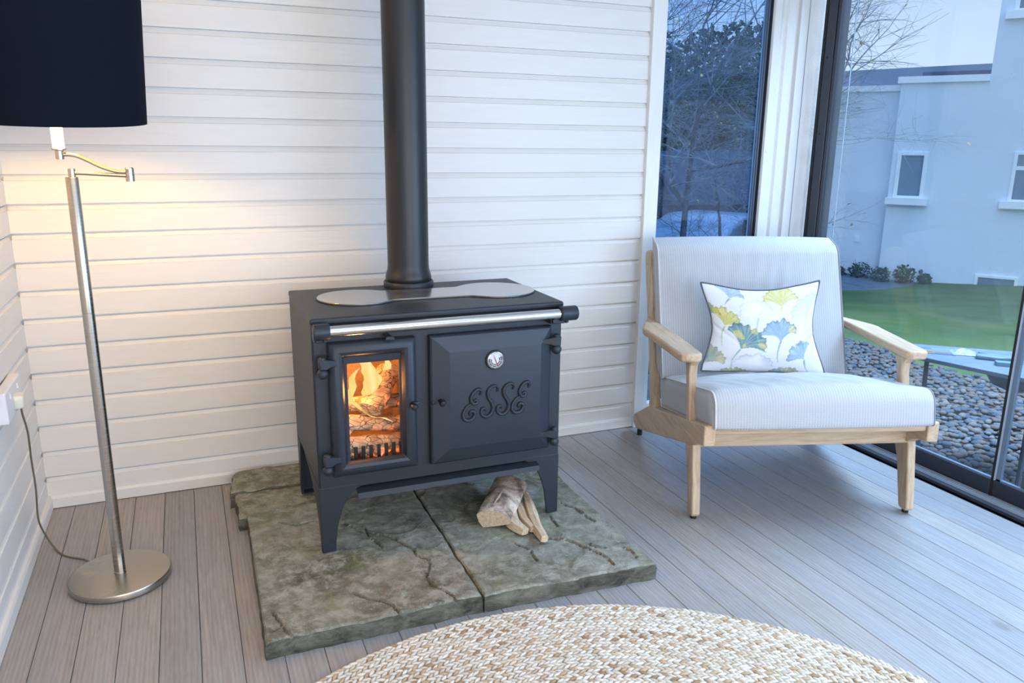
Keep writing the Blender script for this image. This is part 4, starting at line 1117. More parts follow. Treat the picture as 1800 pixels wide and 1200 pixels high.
def cushion(u0, u1, L_, T, xf, nu=72, crown=0.03, seed=0.0, wr=0.004, rf=0.05, rb=0.03):
    """cushion whose cover wraps over the front; boxed side panels. (u across, s along, t thickness)"""
    def outline(crn, inset=0.0):
        h = T / 2 - inset; P = []
        def arc(cx, cy, r, a0, n_):
            for k in range(n_ + 1):
                a = a0 - PI / 2 * k / n_; P.append((cx + r * math.cos(a), cy + r * math.sin(a)))
        r1, r2 = min(rf, h), min(rb, h); a, b = inset, L_ - inset
        for k in range(22): P.append((lerp(b - r2, a + r1, k / 21), h))
        for k in range(1, 9):
            an = PI / 2 + PI / 2 * k / 8; P.append((a + r1 + r1 * math.cos(an), h - r1 + r1 * math.sin(an)))
        for k in range(1, 7): P.append((a, lerp(h - r1, -h + 0.012, k / 6)))
        for k in range(1, 4):
            an = PI + PI / 2 * k / 3; P.append((a + 0.012 + 0.012 * math.cos(an), -h + 0.012 + 0.012 * math.sin(an)))
        for k in range(1, 12): P.append((lerp(a + 0.012, b - 0.012, k / 11), -h))
        for k in range(1, 4):
            an = -PI / 2 + PI / 2 * k / 3; P.append((b - 0.012 + 0.012 * math.cos(an), -h + 0.012 + 0.012 * math.sin(an)))
        for k in range(1, 6): P.append((b, lerp(-h + 0.012, h - r2, k / 5)))
        for k in range(1, 6):
            an = PI / 2 * k / 6; P.append((b - r2 + r2 * math.cos(an), h - r2 + r2 * math.sin(an)))
        return P
    base = outline(0); rings = []
    for i in range(nu + 1):
        u = i / nu; U_ = lerp(u0, u1, u); cu = math.sin(PI * u) ** 0.55 if 0 < u < 1 else 0.0; ring = []
        ed = min(1.0, min(u, 1 - u) * (u1 - u0) / 0.03)
        for s_, t in base:
            f = max(0, min(1, s_ / L_)); top = 1 if t > 0 else -0.25
            w_ = t / (T / 2)
            c_ = crown * cu * (math.sin(PI * (0.12 + 0.80 * f)) ** 0.7) * (w_ if w_ > 0 else w_ * 0.25)
            fr = max(0, 1 - s_ / 0.10)                                   # the front bulges forward
            wn = wr * (noise.noise(Vector((U_ * 6 + seed, s_ * 5, seed))) + 0.6 * noise.noise(Vector((U_ * 15 + seed, s_ * 8, seed + 2))))
            pk = wr * 1.6 * noise.noise(Vector((U_ * 20 + s_ * 6, s_ * 3.0, seed + 9))) * math.exp(-((f - 0.25) / 0.22) ** 2)
            ring.append(xf(U_, s_ - 0.014 * cu * fr * (1 - w_ * w_ * 0.5), t + c_ + (wn + pk) * ed * max(0, w_)))
        rings.append(ring)
    mb = MB(); mb.loft(rings, True, False)
    for side_, Ux, sg in ((0, u0, -1), (nu, u1, 1)):
        R = [rings[side_]]
        for ins, bl in ((0.006, 0.004), (0.03, 0.011), (0.055, 0.013)):
            R.append([xf(Ux + sg * bl, s_, t) for s_, t in outline(0, ins)])
        mb.loft(R, True, False); mb.add(R[-1], [list(range(len(base)))])
    return mb, rings[0] + [rings[0][0]], rings[-1] + [rings[-1][0]]
def xf_seat(U_, S_, t):
    return (U_, -0.138 + S_ * 0.978 + t * 0.2, 0.524 - 0.209 * S_ + t)
sm, sp, spb = cushion(0.020, mir(0.020), 0.80, 0.146, xf_seat, crown=0.040, seed=2.0, wr=0.007, rf=0.06)
seat = part('seat_cushion', sm, M['cushion'], smooth=55)
part('seat_piping', MB().tube(sp, 0.0036, 6, False), M['piping_light'], seat, smooth=179)
part('seat_piping', MB().tube(spb, 0.0038, 6, False), M['piping'], seat, smooth=179)
LEAN = math.atan2(0.225, 0.62)
def xf_back(U_, S_, t):
    s_ = 0.66 - S_                                                       # S runs from the top edge down
    return (U_, 0.628 + math.sin(LEAN) * s_ - math.cos(LEAN) * t, 0.455 + math.cos(LEAN) * s_ - math.sin(LEAN) * t)
bm_, bp_, bpb = cushion(0.002, mir(0.024), 0.66, 0.118, xf_back, crown=0.016, seed=9.0, wr=0.004, rf=0.035)
back = part('back_cushion', bm_, M['cushion'], smooth=55)
part('back_piping', MB().tube(bp_, 0.0036, 6, False), M['piping_light'], back, smooth=179)
part('back_piping', MB().tube(bpb, 0.0040, 6, False), M['piping'], back, smooth=179)

# ================================================================== PILLOW with ginkgo print
def fanleaf(x, y, cx, cy, ang, r, spread, seed):
    """returns (inside, radial, angular) of a fan-shaped leaf; stem end at cx,cy, opens along ang"""
    dx, dy = x - cx, y - cy; d = math.hypot(dx, dy)
    a = math.atan2(dy, dx) - ang
    a = (a + PI) % (2 * PI) - PI
    r *= 1.08; spread *= 1.12
    rr = r * (1 + 0.035 * math.sin(a * 9 + seed) + 0.035 * math.sin(a * 23 + seed * 2) - 0.16 * math.exp(-(a / 0.07) ** 2) ) * (1 - 0.10 * (abs(a) / spread) ** 2)
    s = spread * (0.50 + 0.55 * min(1, d / r))
    if abs(a) < s and d < rr: return True, d / rr, a / s
    return False, 0, 0
TEAL = (0.10, 0.21, 0.26); BLUE = (0.24, 0.37, 0.48); YEL = (0.62, 0.50, 0.08); GREY = (0.42, 0.45, 0.52); WHT = (0.80, 0.80, 0.82); OLV = (0.50, 0.47, 0.16)
LEAVES = [  # stem end x,y (0..1 from lower left), angle deg, radius, spread, main colour, edge colour, strength, stem end
    (0.115, 0.56, 70, 0.20, 1.10, YEL, (0.34, 0.36, 0.10), 0.9, (0.10, 0.34)),
    (0.265, 0.33, 62, 0.27, 1.05, TEAL, (0.16, 0.30, 0.22), 0.95, (0.215, 0.09)),
    (0.61, 0.44, 92, 0.22, 1.15, BLUE, (0.13, 0.22, 0.30), 0.9, (0.59, 0.17)),
    (0.64, 0.82, 88, 0.20, 1.15, OLV, YEL, 0.85, (0.675, 0.66)),
    (0.90, 0.66, 110, 0.22, 1.05, OLV, (0.45, 0.55, 0.60), 0.6, (0.885, 0.53)),
    (0.43, 0.69, 105, 0.20, 1.2, WHT, GREY, 0.5, (0.425, 0.42)),
    (0.39, 0.055, 95, 0.22, 1.25, WHT, GREY, 0.6, (0.38, 0.0)),
    (0.83, 0.20, 122, 0.20, 1.0, BLUE, TEAL, 0.85, (0.875, 0.0)),
    (0.655, -0.09, 92, 0.19, 1.2, TEAL, YEL, 0.85, (0.65, -0.2)),
    (0.25, -0.10, 95, 0.17, 1.2, OLV, (0.2, 0.28, 0.12), 0.85, (0.25, -0.2)),
    (0.21, 0.885, 75, 0.16, 1.0, BLUE, TEAL, 0.7, (0.145, 0.72)),
    (0.97, 0.33, 95, 0.19, 1.1, WHT, (0.45, 0.58, 0.66), 0.6, (0.93, 0.2)),
    (0.00, 0.10, 60, 0.20, 0.9, TEAL, YEL, 0.8, (0.0, 0.0)),
    (0.0, 0.66, 60, 0.12, 0.9, TEAL, (0.2, 0.3, 0.1), 0.8, (0.0, 0.5)),
]
BASEC = (0.66, 0.65, 0.665)
def paint(x, y):
    c = list(BASEC)
    wob = 0.012 * noise.noise(Vector((x * 9, y * 9, 3)))
    for k_, (cx, cy, an, r, sp_, c1, c2, st, se) in enumerate(LEAVES):
        # stem: slightly curved
        t = max(0, min(1, ((x - cx) * (se[0] - cx) + (y - cy) * (se[1] - cy)) / max(1e-9, (se[0] - cx) ** 2 + (se[1] - cy) ** 2)))
        bx = cx + (se[0] - cx) * t - 0.02 * math.sin(PI * t); by = cy + (se[1] - cy) * t
        ds = math.hypot((x - bx) * 1.25, y - by)
        if ds < 0.0085 * (1.2 - 0.6 * t) and 0 < t < 1:
            sc = c2 if c1 != WHT else GREY
            c = [lerp(q, s_, 0.75 * (1 - 0.4 * t)) for q, s_ in zip(c, sc)]
        ins, rd, aa = fanleaf(x * 1.22, y + wob, cx * 1.22, cy, math.radians(an), r, sp_, k_ * 1.7)
        if ins:
            n1 = noise.noise(Vector((x * 9 + k_, y * 9, k_))); n2 = noise.noise(Vector((aa * 14, rd * 2.0, k_ * 3)))
            f = max(0, min(1, 0.25 + 0.9 * n1 + 0.75 * max(0, rd - 0.55)))
            col = [lerp(a, b, f) for a, b in zip(c1, c2)]
            if n1 > 0.28 and c1 != WHT: col = [lerp(q, s_, 0.6) for q, s_ in zip(col, YEL)]
            al = st * (0.92 + 0.5 * n2)
            if rd > 0.93: al *= 1.0; col = [q * 0.72 for q in col]
            al = max(0.08, min(1, al))
            c = [lerp(q, s_, al) for q, s_ in zip(c, col)]
    return c
def pillow():
    nu, nv = 168, 132
    W_, H_ = 0.575, 0.445
    # local pillow frame: x across, y up, t out
    def outline(u, v):
        # pinched sides: corners stick out
        x = (u - 0.5) * W_; y = (v - 0.5) * H_ * lerp(0.93, 1.0, u) + 0.012 * (1 - u)
        if v < 0.5: x -= 0.016 * (1 - u) * (0.5 - v) * 2
        pin = 0.030 * math.sin(PI * u) ** 1.2
        y += (-pin * 1.45 if v > 0.5 else pin * 0.25) * (abs(v - 0.5) * 2) ** 2
        pinx = 0.046 * math.sin(PI * v) ** 1.3
        sx = (abs(u - 0.5) * 2) ** 2
        x += (pinx if u < 0.5 else -pinx * 1.05) * sx
        # right edge kink where the pillow is creased
        return x, y
    vs = []; fs = []; uv = []
    ax = math.radians(90)
    ORI = Vector((0.430, 0.455, 0.722)); ln = math.radians(19)
    rotp = math.radians(0.3)
    def put(x, y, t):
        x2 = x * math.cos(rotp) - y * math.sin(rotp); y2 = x * math.sin(rotp) + y * math.cos(rotp)
        return (ORI.x + x2, ORI.y + math.sin(ln) * y2 - math.cos(ln) * t, ORI.z + math.cos(ln) * y2 + math.sin(ln) * t * -1)
    for sgn in (1, -1):
        for j in range(nv + 1):
            for i in range(nu + 1):
                u, v = i / nu, j / nv; x, y = outline(u, v)
                t = 0.078 * (math.sin(PI * u) ** 0.55) * (math.sin(PI * v) ** 0.55)
                if sgn > 0:
                    # creases from the lower right and left middle
                    d1 = (x - 0.10) * 0.30 - (y + 0.075); t += -0.007 * math.exp(-(d1 / 0.012) ** 2) * smoothstep(0.02, 0.2, x)
                    d2 = (x + 0.2) * 0.55 + (y - 0.005); t += -0.007 * math.exp(-(d2 / 0.011) ** 2) * smoothstep(-0.12, -0.24, x)
                    d3 = (x + 0.15) * 0.3 - (y + 0.12); t += -0.004 * math.exp(-(d3 / 0.015) ** 2) * smoothstep(-0.05, -0.2, x)
                    t += 0.004 * noise.noise(Vector((u * 5, v * 5, 1)))
                vs.append(put(x, y, t * sgn)); uv.append((u, v, sgn))
    Wd = nu + 1; N = Wd * (nv + 1)
    for j in range(nv):
        for i in range(nu):
            a = j * Wd + i
            fs.append((a, a + 1, a + 1 + Wd, a + Wd)); fs.append((N + a, N + a + Wd, N + a + 1 + Wd, N + a + 1))
    mb = MB().add(vs, fs)
    ring = [i for i in range(nu + 1)] + [(j + 1) * Wd - 1 for j in range(1, nv + 1)] + [nv * Wd + i for i in range(nu - 1, -1, -1)] + [j * Wd for j in range(nv - 1, 0, -1)]
    return mb, [vs[q] for q in ring], uv
cosA, sinA = math.cos(CH_ANG), math.sin(CH_ANG)
def to_world(p): return (2.554 + p[0] * cosA - p[1] * sinA, -1.057 + p[0] * sinA + p[1] * cosA, p[2])
pm, pring, puv = pillow()
PB = to_world((0.43, 0.40, 0.52))
pil = empty('scatter_pillow', PB, 0)
tag(pil, 'white scatter pillow printed with yellow and teal ginkgo leaves on the lounge chair', 'pillow')
pm.v = [to_world(v) for v in pm.v]
pc = obj('pillow_cover', pm, M['pillow'], pil, smooth=179)
ca = pc.data.color_attributes.new('print', 'FLOAT_COLOR', 'POINT')
buf = []
for (u, v, s_) in puv:
    c = paint(u, v) if s_ > 0 else BASEC
    buf += [c[0], c[1], c[2], 1.0]
ca.data.foreach_set('color', buf)
obj('piping', MB().tube([to_world(p) for p in pring + [pring[0]]], 0.0042, 8, False), M['pillow_piping'], pil, smooth=179)

# ================================================================== JUTE RUG
RC = Vector((1.4277, -2.6634)); RR = 1.224; RW = 0.0300
rug = empty('jute_rug', (RC.x, RC.y, 0)); tag(rug, 'round braided jute rug in cream and tan on the floor in front of the hearth', 'rug')
obj('backing', MB().lathe([(0.0001, 0.006), (RR - 0.02, 0.006), (RR - 0.012, 0.002), (RR - 0.012, 0.0008), (0.0001, 0.0008)], (RC.x, RC.y, 0), 96), flat('jute_backing', (0.36, 0.28, 0.19), 0.95), rug, smooth=0)
rnd = random.Random(3)
# unit lump: one bulge of plaited strand
LV = []; LF = []
def lump_unit():
    n_, m_ = 6, 4; vs = []
    for j in range(m_ + 1):
        s = -1 + 2 * j / m_; r = math.sqrt(max(0.03, 1 - s * s)) ** 0.9
        for i in range(n_):
            a = 2 * PI * i / n_; vs.append((s, r * math.cos(a), r * math.sin(a)))
    fs = []
    for j in range(m_):
        for i in range(n_):
            fs.append((j * n_ + i, j * n_ + (i + 1) % n_, (j + 1) * n_ + (i + 1) % n_, (j + 1) * n_ + i))
    return vs, fs
LV, LF = lump_unit()
NR = 40
import array
for ringi in range(NR):
    r = RR - RW * 0.5 - RW * ringi * 0.985
    if r < 0.05: break
    det = ringi < 16
    pitch = 0.0205 if det else 0.034
    cnt = max(8, int(2 * PI * r / pitch))
    V = []; F = []; T = []
    base_tone = rnd.choice([0, 0, 0, 1, 1, 2]); 
    for q in range(cnt):
        for row in (0, 1):
            th = 2 * PI * (q + 0.5 * row) / cnt + rnd.uniform(-0.15, 0.15) * pitch / r
            lx, ly = math.cos(th), math.sin(th); tx, ty = -ly, lx
            rr_ = r + (RW * 0.205 if row else -RW * 0.205)
            slant = (0.46 if row else -0.46) + rnd.uniform(-0.1, 0.1)
            dx, dy = tx * math.cos(slant) + lx * math.sin(slant), ty * math.cos(slant) + ly * math.sin(slant)
            nx, ny = -dy, dx
            la = (0.0160 if det else 0.024) * rnd.uniform(0.9, 1.15); wa = 0.0063 * rnd.uniform(0.88, 1.12); ha = 0.0072 * rnd.uniform(0.8, 1.15)
            cx, cy = RC.x + rr_ * lx, RC.y + rr_ * ly; cz = 0.0065 + rnd.uniform(-0.0008, 0.0010)
            b = len(V)
            V += [(cx + dx * s * la + nx * u * wa, cy + dy * s * la + ny * u * wa, max(0.001, cz + w * ha + 0.0012 * s)) for s, u, w in LV]
            F += [tuple(b + i for i in f) for f in LF]
            st_ = (2 * q + row) % 3
            t = rnd.random() * 0.5 + (0.42 if st_ == 0 else 0.0) + 0.45 * noise.noise(Vector((th * 3.0, ringi * 2.3, st_ * 7.0))) + (0.12 if base_tone == 2 else 0)
            if t > 0.98: c = (0.46, 0.31, 0.18)
            elif t > 0.74: c = (0.64, 0.48, 0.32)
            elif t > 0.45: c = (0.76, 0.66, 0.53)
            else: c = (0.87, 0.82, 0.73)
            k_ = rnd.uniform(0.80, 0.95); T += [c[0] * k_, c[1] * k_, c[2] * k_, 1.0] * len(LV)
    mb = MB(); mb.v = V; mb.f = F; mb.m = [0] * len(F)
    o = obj('braid', mb, M['jute'], rug, smooth=179, recalc=False)
    ca = o.data.color_attributes.new('tone', 'FLOAT_COLOR', 'POINT'); ca.data.foreach_set('color', T)

# ================================================================== OUTSIDE
e_f = Vector((0.58219, -0.81305, 0)); n_f = Vector((-0.81305, -0.58219, 0))    # facade direction, outward normal (towards us)
P0 = Vector((12.051, 5.5466, 0))
def fz(s): return -0.600 + 0.06 * s
# lawn: rises and falls towards the house
def lawn():
    mb = MB(); vs = []; fs = []
    NX, NY = 44, 44
    for j in range(NY + 1):
        for i in range(NX + 1):
            x = 4.06 + 14 * (i / NX) ** 1.2; y = -9 + 21 * j / NY
            d = (Vector((x, y, 0)) - P0).dot(n_f); s = (Vector((x, y, 0)) - P0).dot(e_f)
            t = smoothstep(8.0, 0.0, d)
            z = lerp(-0.17, fz(max(-3, min(3, s))), t) if d > 0 else fz(max(-3, min(3, s)))
            z += 0.012 * noise.noise(Vector((x * 2, y * 2, 0)))
            if x < 6.35: z = min(z, -0.215)
            vs.append((x, y, z))
    W_ = NX + 1
    for j in range(NY):
        for i in range(NX):
            a = j * W_ + i
            if vs[a][0] < 3.8 + 0.86 * vs[a][1]: continue        # the lawn ends at the drive behind the house
            fs.append((a, a + 1, a + 1 + W_, a + W_))
    return mb.add(vs, fs)
o = obj('lawn', lawn(), M['lawn'], smooth=179); tag(o, kind='structure')
tag(obj('ground', MB().box(-30, 40, 0.3, 7.0, -1.2, -0.62).box(-30, 40, 7.0, 60, -1.2, -0.98), M['road'], smooth=0), kind='structure')
tag(obj('ground_near', MB().box(-0.2, 4.06, 0.2, 1.4, -0.62, -0.18).box(4.0, 6.3, -7, 2.0, -0.5, -0.205), M['soil'], smooth=0), kind='structure')

# pebbles beside the glass
def pebbles():
    rp = random.Random(11); V = []; F = []; T = []
    ico = bmesh.new(); bmesh.ops.create_icosphere(ico, subdivisions=2, radius=1.0)
    iv = [tuple(v.co) for v in ico.verts]; jf = [tuple(v.index for v in f.verts) for f in ico.faces]; ico.free()
    return iv, jf, rp
iv, jf, rp = pebbles()
PEB = empty('pebble_strip', (4.9, -0.6, -0.19)); tag(PEB, 'strip of rounded grey river pebbles outside the sliding glass', 'pebbles')
meshes = []
for q in range(10):
    me = bpy.data.meshes.new('pebble'); sx, sy, sz = rp.uniform(0.8, 1.2), rp.uniform(0.65, 0.95), rp.uniform(0.4, 0.6)
    me.from_pydata([(x * sx * (1 + 0.12 * noise.noise(Vector((x + q * 5, y, z)))), y * sy * (1 + 0.12 * noise.noise(Vector((x, y + q * 3, z)))), z * sz) for x, y, z in iv], [], jf)
    me.polygons.foreach_set('use_smooth', [True] * len(me.polygons)); me.materials.append(M['pebble'])
    tone = rp.choice([(0.13, 0.15, 0.18), (0.10, 0.12, 0.15), (0.17, 0.175, 0.185), (0.16, 0.135, 0.12), (0.08, 0.10, 0.13), (0.20, 0.19, 0.18)])
    ca = me.color_attributes.new('tone', 'FLOAT_COLOR', 'POINT'); ca.data.foreach_set('color', [*tone, 1.0] * len(iv))
    me.update(); meshes.append(me)
pts_near = []
ys = -2.3; 
allp = []
while ys < 1.9:
    xx = 4.09
    xmax = 4.98 + 0.34 * (ys + 1.0) + 0.25 + (0.35 if ys > -0.6 else 0.0) + 0.05 * math.sin(ys * 7)
    xmax = 6.25 + 0.06 * math.sin(ys * 5)
    while xx < xmax:
        allp.append((xx + rp.uniform(-0.012, 0.012), ys + rp.uniform(-0.012, 0.012))); xx += rp.uniform(0.040, 0.058)
    ys += 0.048
key = lambda p: (p[0] - 4.0) ** 2 + (p[1] + 1.35) ** 2
allp.sort(key=key)
stuffV = []; stuffF = []; stuffT = []
for i, (x, y) in enumerate(allp):
    me = rp.choice(meshes); sc_ = rp.uniform(0.020, 0.036); rz = rp.uniform(0, PI); zz_ = -0.188 + rp.uniform(-0.01, 0.014)
    if i < 280:
        o = bpy.data.objects.new('pebble', me); o.parent = PEB
        o.location = (x - 4.9, y + 0.6, zz_ + 0.19); o.scale = (sc_,) * 3; o.rotation_euler = (rp.uniform(-0.3, 0.3), rp.uniform(-0.3, 0.3), rz); C.objects.link(o)
    else:
        R_ = Matrix.Rotation(rz, 3, 'Z'); b = len(stuffV)
        for v in me.vertices:
            w_ = R_ @ (v.co * sc_); stuffV.append((x + w_.x, y + w_.y, zz_ + w_.z))
        stuffF += [tuple(b + k_ for k_ in f) for f in jf]
        cc_ = me.color_attributes['tone'].data[0].color; stuffT += [cc_[0], cc_[1], cc_[2], 1.0] * len(me.vertices)
mb = MB(); mb.v = stuffV; mb.f = stuffF; mb.m = [0] * len(stuffF)
o = obj('pebbles', mb, M['pebble'], PEB, smooth=179, recalc=False); o['kind'] = 'stuff'
ca = o.data.color_attributes.new('tone', 'FLOAT_COLOR', 'POINT'); ca.data.foreach_set('color', stuffT)

# house
house = empty('white_house', (P0.x, P0.y, -0.6)); tag(house, 'white rendered house with small windows across the lawn', 'house')
def fbox(s0, s1, d0, d1, z0, z1):
    """box on the facade: s along, d outwards"""
    vs = []
    for z in (z0, z1):
        for s, d in ((s0, d0), (s1, d0), (s1, d1), (s0, d1)):
            p = P0 + e_f * s + n_f * d; vs.append((p.x, p.y, z))
    return vs, [(0, 1, 2, 3), (4, 7, 6, 5), (0, 4, 5, 1), (1, 5, 6, 2), (2, 6, 7, 3), (3, 7, 4, 0)]
def FB(*a): return MB().add(*fbox(*a))
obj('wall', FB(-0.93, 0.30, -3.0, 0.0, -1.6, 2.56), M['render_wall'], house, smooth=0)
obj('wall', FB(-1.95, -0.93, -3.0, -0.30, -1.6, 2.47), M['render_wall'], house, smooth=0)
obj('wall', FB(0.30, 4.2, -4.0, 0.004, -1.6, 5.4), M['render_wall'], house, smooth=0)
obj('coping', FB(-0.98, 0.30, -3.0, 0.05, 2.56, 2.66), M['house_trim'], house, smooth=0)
obj('coping', FB(-1.95, -0.93, -3.0, -0.25, 2.46, 2.555), M['house_trim'], house, smooth=0)
obj('roof', FB(-0.68, 0.30, -2.8, -0.4, 2.66, 2.755), M['slate'], house, smooth=0)
def hwin(s0, s1, z0, z1, sill=True, mid=None, frame=0.06, name='window'):
    w = obj(name, MB().add(*fbox(s0, s0 + frame, 0.0, 0.035, z0, z1)).add(*fbox(s1 - frame, s1, 0.0, 0.035, z0, z1)).add(*fbox(s0 + frame, s1 - frame, 0.0, 0.035, z1 - frame * 0.8, z1)).add(*fbox(s0 + frame, s1 - frame, 0.0, 0.035, z0, z0 + frame * 0.6)), M['house_trim'], house, smooth=0)
    obj('pane', FB(s0 + frame * 0.9, s1 - frame * 0.9, 0.0, 0.012, z0 + frame * 0.5, z1 - frame * 0.7), M['house_pane'], w, smooth=0)
    if mid: obj('transom', FB(s0 + frame, s1 - frame, 0.0, 0.03, mid - 0.03, mid + 0.03), M['house_trim'], w, smooth=0)
    if sill: obj('sill', FB(s0 - 0.10, s1 + 0.07, 0.0, 0.12, z0 - 0.11, z0), M['house_trim'], w, smooth=0)
hwin(-0.85, -0.40, 0.755, 1.485); hwin(0.775, 1.75, 0.765, 1.510, mid=1.27, frame=0.05); hwin(0.50, 1.09, -0.66, -0.41, sill=False, frame=0.045)
hwin(0.48, 1.5, 3.54, 4.5)
obj('vent_plate', FB(-1.40, -1.33, -0.30, -0.28, -0.05, 0.055), M['house_trim'], house, smooth=0)
obj('pipe_end', MB().ball(tuple(P0 + e_f * -0.28 + n_f * 0.04 + Vector((0, 0, -0.43))), 0.035, 10, 8), M['slate'], house)

# foliage helper: leaf quads inside a blob
def leaves(cx, cy, z0, rx, ry, h, n_, size, rs, shape='dome'):
    V = []; F = []
    for _ in range(n_):
        while True:
            a, b, c = rs.uniform(-1, 1), rs.uniform(-1, 1), rs.uniform(0, 1)
            if a * a + b * b + (c * 2 - 1) ** 2 < 1 or shape == 'box': break
        p = Vector((cx + a * rx, cy + b * ry, z0 + c * h))
        d = Vector((rs.uniform(-1, 1), rs.uniform(-1, 1), rs.uniform(-0.6, 1))).normalized(); q = d.cross(Vector((rs.uniform(-1, 1), rs.uniform(-1, 1), 0.3))).normalized()
        s = size * rs.uniform(0.6, 1.3); k_ = len(V)
        V += [p - d * s, p + q * s * 0.45, p + d * s, p - q * s * 0.45]; F.append((k_, k_ + 1, k_ + 2, k_ + 3))
    return MB().add(V, F)
rl = random.Random(5)
SHR = [(-1.60, 0.20, 0.15, 0.25, 'low green plant at the far left foot of the white house'), (-1.22, 0.26, 0.20, 0.33, 'bushy green plant below the small vent plate on the white house'),
       (-0.85, 0.26, 0.16, 0.30, 'green plant at the inner corner of the white house'), (-0.50, 0.24, 0.17, 0.34, 'tall leafy plant beneath the middle house window'),
       (-0.20, 0.22, 0.11, 0.20, 'small straggly plant right of the leafy ones by the house')]
for s, d, r, h, lb in SHR:
    p = P0 + e_f * s + n_f * (d - (0.3 if s < -0.95 else 0.0)); zg = fz(s) - 0.02
    sh_ = empty('border_plant', (p.x, p.y, zg)); tag(sh_, lb, 'plant', 'border plants at the foot of the house')
    obj('foliage', leaves(p.x, p.y, zg, r, r, h, 260, 0.035, rl), M['leaf_green'], sh_, smooth=0, recalc=False)
    st = MB()
    for _ in range(9):
        a = rl.uniform(0, 2 * PI); st.tube([(p.x, p.y, zg), (p.x + r * 0.7 * math.cos(a), p.y + r * 0.7 * math.sin(a), zg + h * rl.uniform(0.7, 1.15))], [0.006, 0.002], 4)
    obj('stems', st, M['twig'], sh_, smooth=0)
bed = []
o = obj('flower_bed', MB().add(*fbox(-1.95, -0.1, -0.28, 0.5, -1.0, -0.635)), M['soil'], smooth=0); tag(o, kind='structure')

# hill
def hill():
    vs = []; fs = []; n_ = 60
    for i in range(n_ + 1):
        a = math.radians(-30 + 160 * i / n_)   # azimuth from +y towards +x
        for k_, (r, f) in enumerate(((120, 0.0), (200, 0.55), (283, 1.0), (340, 0.9))):
            zt = 26.6 + 3.0 * noise.noise(Vector((a * 2.2, 0, 0))) - 2.4 * smoothstep(0.7, 1.5, a) 
            vs.append((math.sin(a) * r, math.cos(a) * r, -3 + (zt + 3) * f + (1.5 * noise.noise(Vector((a * 9, f * 4, 2))) if 0 < f < 1 else 0)))
    for i in range(n_):
        for k_ in range(3):
            q = i * 4 + k_; fs.append((q, q + 4, q + 5, q + 1))
    return MB().add(vs, fs)
o = obj('distant_hill', hill(), M['hill'], smooth=179); tag(o, kind='structure')

# bare trees
def bare_tree(base, h, seed, spread=0.55, r0=0.09, levels=5, kids=3, droop=0.0, first=0.35, az=None):
    rs = random.Random(seed); big = MB(); twig = MB(); tips = []
    def grow(p, d, L_, r, lv):
        n_ = 4 if lv < 3 else 3; pts = [p]; rr_ = [r]; dd = d.copy()
        for i in range(n_):
            dd = (dd + Vector((rs.uniform(-1, 1), rs.uniform(-1, 1), rs.uniform(-0.6, 0.7) - droop * lv)) * 0.24).normalized()
            pts.append(pts[-1] + dd * L_ / n_); rr_.append(r * (1 - 0.42 * (i + 1) / n_))
        (big if lv < 2 else twig).tube(pts, rr_, 7 if lv < 1 else 5 if lv < 2 else 3, False)
        if lv >= levels:
            tips.append(pts[-1]); return
        for c in range(kids + (1 if lv > 1 else 0)):
            t = rs.uniform(first if lv == 0 else 0.25, 1.0); q = min(int(t * n_), n_ - 1); bp = pts[q].lerp(pts[q + 1], t * n_ - q)
            ax_ = Vector((rs.uniform(-1, 1), rs.uniform(-1, 1), rs.uniform(-0.4, 0.4))).normalized()
            nd = (dd + ax_ * rs.uniform(0.6, 1.15) * (1 + spread)).normalized()
            grow(bp, nd, L_ * rs.uniform(0.52, 0.78), rr_[q] * 0.58, lv + 1)
        grow(pts[-1], dd, L_ * 0.7, rr_[-1] * 0.9, lv + 1)
    grow(Vector(base), Vector((0, 0, 1)), h * 0.42, r0, 0)
    return big, twig, tips
def tree(base, h, seed, label, leafcol=None, nleaf=0, **kw):
    b, t, tips = bare_tree(base, h, seed, **kw)
    rt = empty('bare_tree', base); tag(rt, label, 'tree', 'bare trees outside the windows')
    obj('trunk', b, M['tree_bark'], rt, smooth=60, recalc=False); obj('twigs', t, M['twig'], rt, smooth=0, recalc=False)
    if leafcol:
        rs = random.Random(seed + 1); V = []; F = []
        for _ in range(nleaf):
            p = rs.choice(tips) + Vector((rs.uniform(-1, 1), rs.uniform(-1, 1), rs.uniform(-1, 1))) * 0.05
            d = Vector((rs.uniform(-1, 1), rs.uniform(-1, 1), rs.uniform(-1, 1))).normalized(); q = d.cross(Vector((0.3, 0.2, 1))).normalized(); k_ = len(V); s = 0.03
            V += [p - d * s, p + q * s * 0.6, p + d * s, p - q * s * 0.6]; F.append((k_, k_ + 1, k_ + 2, k_ + 3))
        obj('leaves', MB().add(V, F), M[leafcol], rt, smooth=0, recalc=False)
tree((6.9, 5.2, -0.6), 4.6, 21, 'bare tree with drooping lichen covered twigs nearest the back window', 'leaf_yellow', 160, droop=0.03, r0=0.055, levels=6)
tree((7.4, 5.2, -0.62), 2.5, 5, 'small dark bare shrub tree in the middle of the back window', 'leaf_pink', 70, r0=0.04, first=0.08, levels=6, spread=0.3)
tree((8.3, 10.2, -0.98), 6.8, 33, 'tall bare tree behind the shrub outside the back window', 'leaf_yellow', 120, r0=0.14)
tree((10.5, 11.6, -0.98), 7.4, 47, 'wide bare tree rising left of the white house', None, 0, r0=0.15)
tree((9.6, 7.7, -0.98), 5.7, 58, 'bare tree whose branch tips cross the sky beside the sliding door post', None, 0, r0=0.11, spread=0.8)
